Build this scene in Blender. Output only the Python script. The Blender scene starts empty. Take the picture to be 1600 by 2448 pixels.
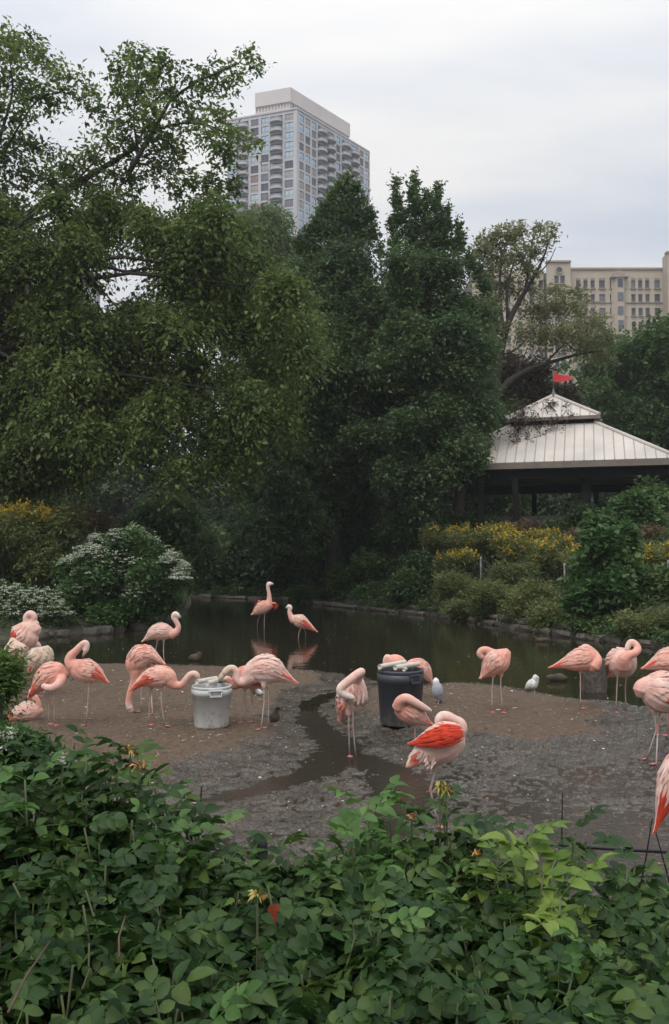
import bpy, bmesh, math, random
import numpy as np
from mathutils import Vector, Matrix

# ------------------------------------------------------------------ camera, sky, sun, exposure
sc = bpy.context.scene
col = sc.collection
W, H, F = 1600.0, 2448.0, 2050.0           # picture size the measurements are in, focal length in those pixels
CAMZ = 2.47
PITCH = math.atan2(97.0, F)
cam_d = bpy.data.cameras.new('camera')
cam = bpy.data.objects.new('camera', cam_d)
col.objects.link(cam)
cam.location = (0, 0, CAMZ)
cam.rotation_euler = (math.pi / 2 + PITCH, 0, 0)
cam_d.sensor_fit = 'VERTICAL'
cam_d.sensor_height = 24.0
cam_d.lens = F / H * 24.0
cam_d.clip_start = 0.05
cam_d.clip_end = 3000
sc.camera = cam

SUN_EL, SUN_AZ = math.radians(56), math.radians(-150)   # azimuth from +Y towards +X
world = bpy.data.worlds.new('World')
sc.world = world
world.use_nodes = True
wn, wl = world.node_tree.nodes, world.node_tree.links
wn.clear()
w_out = wn.new('ShaderNodeOutputWorld')
w_bg = wn.new('ShaderNodeBackground')
w_bg.inputs['Strength'].default_value = 0.1
sky = wn.new('ShaderNodeTexSky')
sky.sky_type = 'NISHITA'
sky.sun_disc = False
sky.sun_elevation = SUN_EL
sky.sun_rotation = SUN_AZ
sky.air_density = 1.2
sky.dust_density = 2.0
w_tc = wn.new('ShaderNodeTexCoord')
w_sep = wn.new('ShaderNodeSeparateXYZ')
w_zc = wn.new('ShaderNodeMath'); w_zc.operation = 'MAXIMUM'; w_zc.inputs[1].default_value = 0.0
w_za = wn.new('ShaderNodeMath'); w_za.operation = 'ADD'; w_za.inputs[1].default_value = 0.22
w_dv = wn.new('ShaderNodeVectorMath'); w_dv.operation = 'DIVIDE'
w_cmb = wn.new('ShaderNodeCombineXYZ')
w_map = wn.new('ShaderNodeMapping')
w_map.inputs['Rotation'].default_value = (0, 0, math.radians(18))
w_map.inputs['Scale'].default_value = (0.55, 1.5, 1.0)
w_noise = wn.new('ShaderNodeTexNoise')
w_noise.inputs['Scale'].default_value = 1.3
w_noise.inputs['Detail'].default_value = 6
w_noise.inputs['Roughness'].default_value = 0.52
w_ramp = wn.new('ShaderNodeValToRGB')
w_ramp.color_ramp.elements[0].position = 0.36
w_ramp.color_ramp.elements[0].color = (0.60, 0.665, 0.785, 1)
w_ramp.color_ramp.elements[1].position = 0.62
w_ramp.color_ramp.elements[1].color = (0.93, 0.915, 0.90, 1)
# overcast luminance: brighter overhead than at the horizon
w_gr = wn.new('ShaderNodeMapRange')
w_gr.inputs['From Min'].default_value = 0.0
w_gr.inputs['From Max'].default_value = 1.0
w_gr.inputs['To Min'].default_value = 8.1
w_gr.inputs['To Max'].default_value = 21.0
w_mul = wn.new('ShaderNodeVectorMath'); w_mul.operation = 'SCALE'
w_mix = wn.new('ShaderNodeMix'); w_mix.data_type = 'RGBA'
w_mix.inputs['Factor'].default_value = 0.93
wl.new(w_tc.outputs['Generated'], w_sep.inputs[0])
wl.new(w_sep.outputs['Z'], w_zc.inputs[0])
wl.new(w_zc.outputs[0], w_za.inputs[0])
for i in range(3):
    wl.new(w_za.outputs[0], w_cmb.inputs[i])
wl.new(w_tc.outputs['Generated'], w_dv.inputs[0])
wl.new(w_cmb.outputs[0], w_dv.inputs[1])
wl.new(w_dv.outputs[0], w_map.inputs['Vector'])
wl.new(w_map.outputs[0], w_noise.inputs['Vector'])
wl.new(w_noise.outputs['Fac'], w_ramp.inputs['Fac'])
w_sq = wn.new('ShaderNodeMath'); w_sq.operation = 'POWER'; w_sq.inputs[1].default_value = 2.5
wl.new(w_zc.outputs[0], w_sq.inputs[0])
wl.new(w_sq.outputs[0], w_gr.inputs['Value'])
wl.new(w_ramp.outputs['Color'], w_mul.inputs[0])
wl.new(w_gr.outputs[0], w_mul.inputs['Scale'])
wl.new(sky.outputs[0], w_mix.inputs['A'])
wl.new(w_mul.outputs[0], w_mix.inputs['B'])
wl.new(w_mix.outputs['Result'], w_bg.inputs['Color'])
wl.new(w_bg.outputs[0], w_out.inputs['Surface'])

sun_d = bpy.data.lights.new('sun', 'SUN')
sun = bpy.data.objects.new('sun', sun_d)
col.objects.link(sun)
sun_d.energy = 1.5
sun_d.angle = math.radians(35)
sun_d.color = (1.0, 0.96, 0.9)
sd = Vector((math.sin(SUN_AZ) * math.cos(SUN_EL), math.cos(SUN_AZ) * math.cos(SUN_EL), math.sin(SUN_EL)))
sun.rotation_euler = sd.to_track_quat('Z', 'Y').to_euler()
sun.location = (0, -10, 60)

sc.view_settings.view_transform = 'Standard'
sc.view_settings.look = 'None'
sc.view_settings.exposure = 0.16
sc.view_settings.gamma = 1.0
sc.render.engine = 'CYCLES'
sc.cycles.use_denoising = True
sc.cycles.max_bounces = 8
sc.cycles.transparent_max_bounces = 8
sc.cycles.transmission_bounces = 4
sc.cycles.caustics_reflective = False
sc.cycles.caustics_refractive = False

# ------------------------------------------------------------------ measuring: picture point -> place in the world
CP, SP = math.cos(PITCH), math.sin(PITCH)
def ray(u, v):
    a, b = (u - W / 2) / F, -(v - H / 2) / F
    return Vector((a, CP - b * SP, SP + b * CP))
def D(u, v, Y):
    d = ray(u, v)
    return Vector((0, 0, CAMZ)) + d * (Y / d.y)
def G(u, v, z=0.0):
    d = ray(u, v)
    return Vector((0, 0, CAMZ)) + d * ((z - CAMZ) / d.z)
def px(Y):            # metres per measured pixel at distance Y
    return Y / F

# ------------------------------------------------------------------ helpers
rng = np.random.default_rng(11)
R = random.Random(5)

def tag(o, label=None, cat=None, group=None, kind=None):
    if label: o['label'] = label
    if cat: o['category'] = cat
    if group: o['group'] = group
    if kind: o['kind'] = kind
    return o
def link(name, me, mat=None, parent=None, loc=None, rotz=None):
    o = bpy.data.objects.new(name, me)
    col.objects.link(o)
    if mat is not None and me is not None and not me.materials:
        me.materials.append(mat)
    if parent is not None:
        o.parent = parent
    if loc is not None:
        o.location = loc
    if rotz is not None:
        o.rotation_euler = (0, 0, rotz)
    return o
def empty(name, loc=(0, 0, 0), rotz=0.0):
    o = bpy.data.objects.new(name, None)
    o.empty_display_size = 0.2
    col.objects.link(o)
    o.location = loc
    o.rotation_euler = (0, 0, rotz)
    return o

class MB:
    """collects vertices and faces of one mesh"""
    def __init__(s):
        s.v, s.f, s.c, s.smooth = [], [], [], False
    def add(s, vs, fs, c=None):
        n = len(s.v)
        s.v += [tuple(p) for p in vs]
        s.f += [tuple(i + n for i in f) for f in fs]
        if c is not None:
            s.c += [c] * len(vs)
    def box(s, x0, x1, y0, y1, z0, z1, c=None):
        s.add([(x0, y0, z0), (x1, y0, z0), (x1, y1, z0), (x0, y1, z0), (x0, y0, z1), (x1, y0, z1), (x1, y1, z1), (x0, y1, z1)],
              [(0, 3, 2, 1), (4, 5, 6, 7), (0, 1, 5, 4), (1, 2, 6, 5), (2, 3, 7, 6), (3, 0, 4, 7)], c)
    def tube(s, pts, rad, n=6, c=None, cap=True, flat=1.0):
        pts = [Vector(p) for p in pts]
        ref = None
        base = len(s.v)
        vs, fs, cs = [], [], []
        for i, p in enumerate(pts):
            t = (pts[min(i + 1, len(pts) - 1)] - pts[max(i - 1, 0)])
            t = t.normalized() if t.length > 1e-9 else Vector((0, 0, 1))
            if ref is None:
                ref = Vector((0, 1, 0)) if abs(t.y) < 0.9 else Vector((1, 0, 0))
            b = t.cross(ref)
            if b.length < 1e-4:
                b = t.cross(Vector((0.3, 0.2, 1)))
            b.normalize()
            ref = b.cross(t).normalized()
            r = rad[i] if hasattr(rad, '__len__') else rad
            for k in range(n):
                a = 2 * math.pi * k / n
                vs.append(p + b * (math.cos(a) * r) + ref * (math.sin(a) * r * flat))
                if c is not None:
                    cs.append(c[i] if isinstance(c, list) else c)
        for i in range(len(pts) - 1):
            for k in range(n):
                fs.append((i * n + k, i * n + (k + 1) % n, (i + 1) * n + (k + 1) % n, (i + 1) * n + k))
        if cap:
            fs.append(tuple(range(n - 1, -1, -1)))
            fs.append(tuple((len(pts) - 1) * n + k for k in range(n)))
        s.v += [tuple(p) for p in vs]
        s.f += [tuple(i + base for i in f) for f in fs]
        s.c += cs
    def lathe(s, prof, n=24, c=None, cap0=True, cap1=True, ctr=(0, 0)):
        vs, fs = [], []
        for (r, z) in prof:
            for k in range(n):
                a = 2 * math.pi * k / n
                vs.append((ctr[0] + math.cos(a) * r, ctr[1] + math.sin(a) * r, z))
        for i in range(len(prof) - 1):
            for k in range(n):
                fs.append((i * n + k, i * n + (k + 1) % n, (i + 1) * n + (k + 1) % n, (i + 1) * n + k))
        if cap0: fs.append(tuple(range(n - 1, -1, -1)))
        if cap1: fs.append(tuple((len(prof) - 1) * n + k for k in range(n)))
        s.add(vs, fs, c)
    def mesh(s, name, smooth=False):
        me = bpy.data.meshes.new(name)
        me.from_pydata(s.v, [], s.f)
        if s.c and len(s.c) == len(s.v):
            at = me.attributes.new('col', 'FLOAT_COLOR', 'POINT')
            at.data.foreach_set('color', np.array([list(c) + [1.0] for c in s.c], dtype=np.float32).ravel())
        if smooth:
            me.polygons.foreach_set('use_smooth', np.ones(len(me.polygons), dtype=bool))
        me.update()
        return me
    def build(s, name, mat, parent=None, loc=None, rotz=None, smooth=False):
        return link(name, s.mesh(name, smooth), mat, parent, loc, rotz)

def np_mesh(name, verts, tris, attrs=None, smooth=False, nper=3):
    """fast mesh from arrays; tris (n, nper)"""
    me = bpy.data.meshes.new(name)
    verts = np.ascontiguousarray(verts, dtype=np.float32)
    tris = np.ascontiguousarray(tris, dtype=np.int32)
    me.vertices.add(len(verts)); me.vertices.foreach_set('co', verts.ravel())
    me.loops.add(tris.size); me.loops.foreach_set('vertex_index', tris.ravel())
    me.polygons.add(len(tris))
    me.polygons.foreach_set('loop_start', np.arange(0, tris.size, nper, dtype=np.int32))
    if smooth:
        me.polygons.foreach_set('use_smooth', np.ones(len(tris), dtype=bool))
    for k, a in (attrs or {}).items():
        a = np.asarray(a, dtype=np.float32)
        if a.ndim == 1:
            me.attributes.new(k, 'FLOAT', 'POINT').data.foreach_set('value', a)
        elif a.shape[1] == 3:
            me.attributes.new(k, 'FLOAT_VECTOR', 'POINT').data.foreach_set('vector', a.ravel())
        else:
            me.attributes.new(k, 'FLOAT_COLOR', 'POINT').data.foreach_set('color', a.ravel())
    me.update(calc_edges=True)
    me.validate()
    return me

def catmull(pts, n):
    """smooth curve through points (rows of any width), n samples"""
    P = np.array([list(p) for p in pts], dtype=float)
    if len(P) < 3:
        t = np.linspace(0, 1, n)[:, None]
        return P[0] * (1 - t) + P[-1] * t
    Q = np.vstack([2 * P[0] - P[1], P, 2 * P[-1] - P[-2]])
    out = []
    for s in np.linspace(0, len(P) - 1 - 1e-9, n):
        i = int(s); t = s - i
        p0, p1, p2, p3 = Q[i], Q[i + 1], Q[i + 2], Q[i + 3]
        out.append(0.5 * ((2 * p1) + (-p0 + p2) * t + (2 * p0 - 5 * p1 + 4 * p2 - p3) * t * t + (-p0 + 3 * p1 - 3 * p2 + p3) * t ** 3))
    return np.array(out)

def vnoise(x, y, seed=0):
    """2-D value noise in 0..1"""
    xi, yi = np.floor(x).astype(np.int64), np.floor(y).astype(np.int64)
    fx, fy = x - xi, y - yi
    fx = fx * fx * (3 - 2 * fx); fy = fy * fy * (3 - 2 * fy)
    def h(a, b):
        n = (a * 374761393 + b * 668265263 + seed * 1442695041) & 0xffffffff
        n = ((n ^ (n >> 13)) * 1274126177) & 0xffffffff
        return ((n ^ (n >> 16)) & 0xffff) / 65535.0
    return (h(xi, yi) * (1 - fx) + h(xi + 1, yi) * fx) * (1 - fy) + (h(xi, yi + 1) * (1 - fx) + h(xi + 1, yi + 1) * fx) * fy
def fbm(x, y, seed=0, oct=3):
    a, s, r = 0.5, 0, 0
    for k in range(oct):
        r = r + a * vnoise(x * 2 ** k, y * 2 ** k, seed + k); s += a; a *= 0.5
    return r / s
def sstep(a, b, x):
    t = np.clip((x - a) / (b - a), 0, 1)
    return t * t * (3 - 2 * t)
def in_poly(x, y, P):
    c = np.zeros(np.shape(x), dtype=bool)
    j = len(P) - 1
    for i in range(len(P)):
        xi, yi, xj, yj = P[i][0], P[i][1], P[j][0], P[j][1]
        if yi != yj:
            c ^= ((yi > y) != (yj > y)) & (x < (xj - xi) * (y - yi) / (yj - yi) + xi)
        j = i
    return c
def seg_dist(x, y, P, closed=True):
    d = np.full(np.shape(x), 1e9)
    n = len(P)
    for i in range(n if closed else n - 1):
        ax, ay = P[i][0], P[i][1]; bx, by = P[(i + 1) % n][0], P[(i + 1) % n][1]
        dx, dy = bx - ax, by - ay
        t = np.clip(((x - ax) * dx + (y - ay) * dy) / (dx * dx + dy * dy + 1e-12), 0, 1)
        d = np.minimum(d, np.hypot(x - ax - t * dx, y - ay - t * dy))
    return d
def sdf(x, y, P):     # positive inside
    return np.where(in_poly(x, y, P), 1, -1) * seg_dist(x, y, P)

# ------------------------------------------------------------------ materials
def mat_new(name):
    m = bpy.data.materials.new(name)
    m.use_nodes = True
    nt = m.node_tree
    b = nt.nodes['Principled BSDF']
    return m, nt, b
def nd(nt, typ, **kw):
    n = nt.nodes.new(typ)
    for k, v in kw.items():
        if k in n.inputs: n.inputs[k].default_value = v
        else: setattr(n, k, v)
    return n
def ramp(nt, fac, stops):
    r = nt.nodes.new('ShaderNodeValToRGB')
    e = r.color_ramp.elements
    while len(e) > 1: e.remove(e[-1])
    e[0].position, e[0].color = stops[0][0], (*stops[0][1], 1)
    for p, c in stops[1:]:
        k = e.new(p); k.color = (*c, 1)
    nt.links.new(fac, r.inputs['Fac'])
    return r.outputs['Color']
def noise(nt, scale, detail=3, rough=0.55, coord='Object', stretch=None):
    tc = nt.nodes.new('ShaderNodeTexCoord')
    n = nd(nt, 'ShaderNodeTexNoise', Scale=scale, Detail=detail, Roughness=rough)
    if stretch:
        mp = nt.nodes.new('ShaderNodeMapping'); mp.inputs['Scale'].default_value = stretch
        nt.links.new(tc.outputs[coord], mp.inputs['Vector']); nt.links.new(mp.outputs[0], n.inputs['Vector'])
    else:
        nt.links.new(tc.outputs[coord], n.inputs['Vector'])
    return n.outputs['Fac']
def bump(nt, b, h, strength=0.3, dist=0.01):
    n = nd(nt, 'ShaderNodeBump', Strength=strength, Distance=dist)
    nt.links.new(h, n.inputs['Height'])
    nt.links.new(n.outputs[0], b.inputs['Normal'])
def simple(name, c, rough=0.6, var=0.25, scale=8.0, bmp=0.15, metal=0.0, spec=0.5, dist=0.01):
    m, nt, b = mat_new(name)
    f = noise(nt, scale, 5)
    c0 = tuple(x * (1 - var) for x in c); c1 = tuple(min(1, x * (1 + var)) for x in c)
    nt.links.new(ramp(nt, f, [(0.3, c0), (0.7, c1)]), b.inputs['Base Color'])
    b.inputs['Roughness'].default_value = rough
    b.inputs['Metallic'].default_value = metal
    b.inputs['Specular IOR Level'].default_value = spec
    if bmp: bump(nt, b, f, bmp, dist)
    return m
def leafmat(name, dark, mid, light, transl=0.3, rough=0.5, veins=False, spec=0.35, k=1.0):
    dark, mid, light = (tuple(x * k for x in c) for c in (dark, mid, light))
    m, nt, b = mat_new(name)
    at = nd(nt, 'ShaderNodeAttribute', attribute_name='tint')
    fac = at.outputs['Fac']
    if veins:
        oi = nt.nodes.new('ShaderNodeObjectInfo')
        ad = nd(nt, 'ShaderNodeMath', operation='MULTIPLY_ADD'); ad.inputs[1].default_value = 0.55
        nt.links.new(oi.outputs['Random'], ad.inputs[0]); nt.links.new(fac, ad.inputs[2])
        fac = ad.outputs[0]
    c = ramp(nt, fac, [(0.0, dark), (0.5, mid), (1.0, light)])
    if veins:
        nz = noise(nt, 55, 4, .6)
        blot = ramp(nt, nz, [(.30, (.55, .6, .5)), (.45, (1, 1, 1)), (.66, (1.05, 1.0, 1.0)), (.76, (1.9, 1.35, .9))])
        mv = nd(nt, 'ShaderNodeMix', data_type='RGBA', blend_type='MULTIPLY'); mv.inputs['Factor'].default_value = .8
        nt.links.new(c, mv.inputs['A']); nt.links.new(blot, mv.inputs['B']); c = mv.outputs['Result']
    nt.links.new(c, b.inputs['Base Color'])
    b.inputs['Roughness'].default_value = rough
    b.inputs['Specular IOR Level'].default_value = spec
    tr = nt.nodes.new('ShaderNodeBsdfTranslucent')
    nt.links.new(c, tr.inputs['Color'])
    mx = nt.nodes.new('ShaderNodeMixShader'); mx.inputs[0].default_value = transl
    out = nt.nodes['Material Output']
    nt.links.new(b.outputs[0], mx.inputs[1]); nt.links.new(tr.outputs[0], mx.inputs[2])
    nt.links.new(mx.outputs[0], out.inputs['Surface'])
    if veins:
        lv = nd(nt, 'ShaderNodeAttribute', attribute_name='luv')
        sp = nt.nodes.new('ShaderNodeSeparateXYZ'); nt.links.new(lv.outputs['Vector'], sp.inputs[0])
        ab = nd(nt, 'ShaderNodeMath', operation='ABSOLUTE'); nt.links.new(sp.outputs[0], ab.inputs[0])
        su = nd(nt, 'ShaderNodeMath', operation='MULTIPLY_ADD'); su.inputs[1].default_value = -0.55
        nt.links.new(ab.outputs[0], su.inputs[0]); nt.links.new(sp.outputs[1], su.inputs[2])
        ml = nd(nt, 'ShaderNodeMath', operation='MULTIPLY'); ml.inputs[1].default_value = 32.0
        nt.links.new(su.outputs[0], ml.inputs[0])
        sn = nd(nt, 'ShaderNodeMath', operation='SINE'); nt.links.new(ml.outputs[0], sn.inputs[0])
        pw = nd(nt, 'ShaderNodeMath', operation='ABSOLUTE'); nt.links.new(sn.outputs[0], pw.inputs[0])
        bump(nt, b, pw.outputs[0], 0.16, 0.002)
    return m
def colmat(name, rough=0.7, var=0.18, scale=30.0, bmp=0.25, dist=0.006, spec=0.3, stretch=None, sheen=0.0):
    m, nt, b = mat_new(name)
    at = nd(nt, 'ShaderNodeAttribute', attribute_name='col')
    f = noise(nt, scale, 4, stretch=stretch)
    mr = nd(nt, 'ShaderNodeMapRange'); mr.inputs['From Min'].default_value = 0.3; mr.inputs['From Max'].default_value = 0.7
    mr.inputs['To Min'].default_value = 1 - var; mr.inputs['To Max'].default_value = 1 + var * 0.5
    nt.links.new(f, mr.inputs['Value'])
    sc_ = nd(nt, 'ShaderNodeVectorMath', operation='SCALE')
    nt.links.new(at.outputs['Color'], sc_.inputs[0]); nt.links.new(mr.outputs[0], sc_.inputs['Scale'])
    nt.links.new(sc_.outputs[0], b.inputs['Base Color'])
    b.inputs['Roughness'].default_value = rough
    b.inputs['Specular IOR Level'].default_value = spec
    b.inputs['Sheen Weight'].default_value = sheen
    if bmp: bump(nt, b, f, bmp, dist)
    return m

# ------------------------------------------------------------------ ground, mud and water
def gp(pts): return [(G(u, v).x, G(u, v).y) for (u, v) in pts]
POND = gp([(-500, 1566), (-100, 1535), (0, 1528), (130, 1520), (230, 1510), (330, 1502), (420, 1480), (446, 1442), (445, 1424), (520, 1428),
           (680, 1433), (830, 1451), (1000, 1467), (1130, 1483), (1250, 1503), (1390, 1525), (1600, 1549), (2000, 1585), (2300, 1690),
           (1900, 1735), (1700, 1706), (1560, 1694), (1518, 1692), (1479, 1683), (1373, 1675), (1325, 1669), (1238, 1650), (1164, 1639),
           (1100, 1635), (1030, 1638), (960, 1642), (900, 1634), (830, 1613), (720, 1604), (550, 1596), (400, 1589), (300, 1588),
           (150, 1591), (0, 1600), (-500, 1650)])
MOUND_L = gp([(-500, 1640), (0, 1600), (150, 1592), (300, 1589), (400, 1590), (550, 1597), (720, 1606), (810, 1616), (800, 1640), (730, 1660),
              (700, 1690), (698, 1730), (715, 1765), (650, 1800), (540, 1826), (420, 1860), (300, 1900), (-500, 2000)])
MOUND_R = gp([(850, 1655), (900, 1640), (980, 1645), (1030, 1640), (1100, 1637), (1164, 1641), (1238, 1652), (1325, 1671), (1373, 1677),
              (1470, 1686), (1500, 1697), (1500, 1720), (1450, 1735), (1480, 1765), (1420, 1782), (1250, 1786), (1100, 1784), (1000, 1765),
              (900, 1735), (850, 1700)])
CHAN = [(910, 1646, 9), (830, 1652, 14), (770, 1668, 20), (735, 1690, 26), (740, 1725, 34), (790, 1760, 44), (815, 1800, 48), (760, 1845, 44), (650, 1880, 34),
        (540, 1905, 24), (420, 1925, 16)]
CHAN2 = [(815, 1800, 44), (930, 1840, 50), (960, 1890, 60), (930, 1960, 50), (900, 2050, 40)]
def chan_f(x, y, C):
    d = np.full(np.shape(x), 9.0)
    pts = [(G(u, v).x, G(u, v).y, w * px(G(u, v).y)) for (u, v, w) in C]
    for (ax, ay, aw), (bx, by, bw) in zip(pts[:-1], pts[1:]):
        dx, dy = bx - ax, by - ay
        t = np.clip(((x - ax) * dx + (y - ay) * dy) / (dx * dx + dy * dy), 0, 1)
        w = aw + (bw - aw) * t
        d = np.minimum(d, np.hypot(x - ax - t * dx, y - ay - t * dy) / w)
    return d
def ground(x, y, full=False):
    x = np.asarray(x, dtype=float); y = np.asarray(y, dtype=float)
    wob = (fbm(x * 0.9, y * 0.9, 3, 3) - 0.5) * 0.5 + (fbm(x * 5, y * 5, 4, 2) - 0.5) * 0.16
    sp = sdf(x, y, POND)
    near = 1 - sstep(20.5, 23.5, y - 0.03 * x)
    sp_n = sp + wob * 0.4
    ml = sdf(x, y, MOUND_L) + wob + (fbm(x * 1.4, y * 1.4, 72, 3) - 0.5) * 0.8 * (y < 13)
    edge_n = (fbm(x * 1.6, y * 1.6, 71, 3) - 0.5) * 0.9
    mr = sdf(x, y, MOUND_R) + wob + edge_n * (y < 13)
    mound = np.maximum(sstep(-0.25, 0.95, ml) * 1.0, sstep(-0.25, 0.75, mr) * 0.9)
    rg = fbm(x * 13 + 2 * vnoise(x * 3, y * 3, 6), y * 10, 7, 3)
    lump = (np.abs(rg - 0.5) * -0.24 + 0.033) + (vnoise(x * 30, y * 24, 9) - 0.5) * 0.016
    lump = lump + np.maximum(0, fbm(x * 1.3, y * 2.2, 12, 2) - 0.5) * 0.05
    ch = np.minimum(chan_f(x, y, CHAN), chan_f(x, y, CHAN2)) + wob * 1.7 + (fbm(x * 4, y * 3, 61, 3) - 0.5) * 0.9
    wet = 1 - sstep(0.32, 0.62, mound)
    flat = -0.004 + lump * (0.15 + 0.85 * wet) * (0.62 + 0.38 * sstep(-0.6, 1.2, x)) + 0.012 * sstep(0.6, 1.6, ch)
    carve = -0.025 * (1 - sstep(0.3, 2.1, ch)) * (1 - 0.9 * sstep(0.5, 0.9, mound))
    flat = flat - 0.019 * sstep(0.2, 1.6, x + 0.6 * wob) * (1 - sstep(9.6, 11.0, y + wob)) * wet
    flat = flat - 0.014 * sstep(0.8, 2.2, x + wob) * (1 - sstep(7.6, 9.2, y + 0.8 * wob)) * wet
    zn = flat + carve + mound * 0.105 + mound * (fbm(x * 0.8, y * 0.8, 21, 3) - 0.5) * 0.06
    zn = zn + mound * np.maximum(0, vnoise(x * 9, y * 7, 31) - 0.58) * 0.06 + mound * (fbm(x * 16, y * 11, 33, 2) - 0.5) * 0.022
    # towards the viewer the bank climbs
    zn = zn + 0.95 * (1 - sstep(2.6, 5.9, y + 0.25 * np.minimum(x, 0) + 0.3 * wob)) + 0.5 * sstep(2.6, 6.0, -x - 0.12 * y) * (1 - sstep(6.5, 9.0, y))
    # far bank
    dist = np.maximum(0, -sp)
    zf = 0.16 + np.minimum(dist * (0.22 + 0.2 * sstep(-2, 6, x)), 3.9) + (fbm(x * 0.3, y * 0.3, 41, 3) - 0.5) * 0.5 * sstep(0.5, 4, dist)
    zf = zf + 9.5 * sstep(68, 112, y)
    zland = zn * near + zf * (1 - near)
    pond = sstep(0.0, 1.3, np.where(near > 0.5, sp_n, sp))
    z = np.where(sp > -0.05, zland * (1 - sstep(-0.05, 0.4, np.where(near > 0.5, sp_n, sp))) + (-0.02 - 0.4 * pond) * sstep(-0.05, 0.4, np.where(near > 0.5, sp_n, sp)), zland)
    if full:
        veg = np.maximum(1 - near, 1 - sstep(4.6, 6.0, y + 0.3 * wob))
        return z, np.clip(wet + 0.25 * (fbm(x * 2.3, y * 2.3, 55, 3) - 0.5), 0, 1), veg * (sp < 0.2)
    return z
def gz(x, y): return float(ground(np.array([x]), np.array([y]))[0])
def GT(u, v):
    z = 0.05
    for _ in range(6):
        p = G(u, v, z); z = 0.5 * z + 0.5 * max(gz(p.x, p.y), -0.02)
    return G(u, v, z)

def axis(dense0, dense1, step, lo, hi, grow=1.09):
    a = list(np.arange(dense0, dense1 + 1e-6, step))
    s, p = step, a[-1]
    while p < hi:
        s = s * grow; p += s; a.append(p)
    s, p = step, a[0]
    while p > lo:
        s = s * grow; p -= s; a.insert(0, p)
    return np.array(a)
xs = axis(-6.2, 7.2, 0.032, -900, 900, 1.10)
ys = axis(6.4, 9.5, 0.032, -25, 9.6, 1.12)
ys = ys[ys <= 9.5]
yl, s = [9.5], 0.032
while yl[-1] < 1500:
    s = min(s * 1.012, 0.09) if yl[-1] < 19 else s * 1.06
    yl.append(yl[-1] + s)
ys = np.concatenate([ys, yl[1:]])
gx, gy = np.meshgrid(xs, ys)
gzv, gwet, gveg = ground(gx, gy, True)
nx_, ny_ = len(xs), len(ys)
ii = np.arange(nx_ * ny_).reshape(ny_, nx_)
quads = np.stack([ii[:-1, :-1], ii[:-1, 1:], ii[1:, 1:], ii[1:, :-1]], -1).reshape(-1, 4)
me = np_mesh('ground', np.stack([gx, gy, gzv], -1).reshape(-1, 3), quads, {'wet': gwet.ravel(), 'veg': gveg.ravel()}, True, 4)

m, nt, b = mat_new('mud')
L = nt.links.new
aw = nd(nt, 'ShaderNodeAttribute', attribute_name='wet'); av = nd(nt, 'ShaderNodeAttribute', attribute_name='veg')
n1 = noise(nt, 2.2, 6); n2 = noise(nt, 38, 5, 0.65); n3 = noise(nt, 11, 4)
sand = ramp(nt, n3, [(0.3, (0.080, 0.052, 0.033)), (0.55, (0.118, 0.077, 0.046)), (0.75, (0.158, 0.109, 0.068))])
sand2 = ramp(nt, n2, [(0.33, (0.35, 0.32, 0.30)), (0.5, (0.9, 0.9, 0.9)), (0.68, (1.25, 1.22, 1.18))])
mxs = nd(nt, 'ShaderNodeMix', data_type='RGBA', blend_type='MULTIPLY'); mxs.inputs['Factor'].default_value = 1.0
L(sand, mxs.inputs['A']); L(sand2, mxs.inputs['B'])
mud = ramp(nt, n1, [(0.35, (0.062, 0.050, 0.037)), (0.65, (0.115, 0.098, 0.077))])
mud2 = ramp(nt, n2, [(0.36, (0.35, 0.34, 0.33)), (0.52, (0.9, 0.9, 0.9)), (0.7, (1.5, 1.5, 1.5))])
mxm = nd(nt, 'ShaderNodeMix', data_type='RGBA', blend_type='MULTIPLY'); mxm.inputs['Factor'].default_value = 1.0
L(mud, mxm.inputs['A']); L(mud2, mxm.inputs['B'])
mx1 = nd(nt, 'ShaderNodeMix', data_type='RGBA'); L(aw.outputs['Fac'], mx1.inputs['Factor']); L(mxs.outputs['Result'], mx1.inputs['A']); L(mxm.outputs['Result'], mx1.inputs['B'])
soil = ramp(nt, n3, [(0.3, (0.022, 0.026, 0.012)), (0.7, (0.05, 0.052, 0.026))])
mx2 = nd(nt, 'ShaderNodeMix', data_type='RGBA'); L(av.outputs['Fac'], mx2.inputs['Factor']); L(mx1.outputs['Result'], mx2.inputs['A']); L(soil, mx2.inputs['B'])
L(mx2.outputs['Result'], b.inputs['Base Color'])
rr = nd(nt, 'ShaderNodeMapRange'); rr.inputs['To Min'].default_value = 0.85; rr.inputs['To Max'].default_value = 0.15
sb = nd(nt, 'ShaderNodeMath', operation='SUBTRACT'); L(aw.outputs['Fac'], sb.inputs[0]); L(av.outputs['Fac'], sb.inputs[1])
L(sb.outputs[0], rr.inputs['Value']); L(rr.outputs[0], b.inputs['Roughness'])
bump(nt, b, n2, 0.9, 0.02)
tag(link('ground', me, m), kind='structure')

# water sheet
m, nt, b = mat_new('pond_water')
b.inputs['Base Color'].default_value = (0.021, 0.018, 0.011, 1)
b.inputs['Roughness'].default_value = 0.045
b.inputs['IOR'].default_value = 1.33
nA = noise(nt, 1.6, 3, 0.5, stretch=(1.0, 2.2, 1.0)); nB = noise(nt, 9, 2, 0.5, stretch=(1.0, 2.0, 1.0))
ad = nd(nt, 'ShaderNodeMath', operation='MULTIPLY_ADD'); ad.inputs[1].default_value = 0.12
nt.links.new(nB, ad.inputs[0]); nt.links.new(nA, ad.inputs[2])
bump(nt, b, ad.outputs[0], 0.10, 0.06)
mb = MB()
mb.add([(-60, 13.5, 0), (70, 13.5, 0), (70, 75, 0), (-60, 75, 0)], [(0, 1, 2, 3)])
tag(mb.build('water', m), kind='structure')
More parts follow.
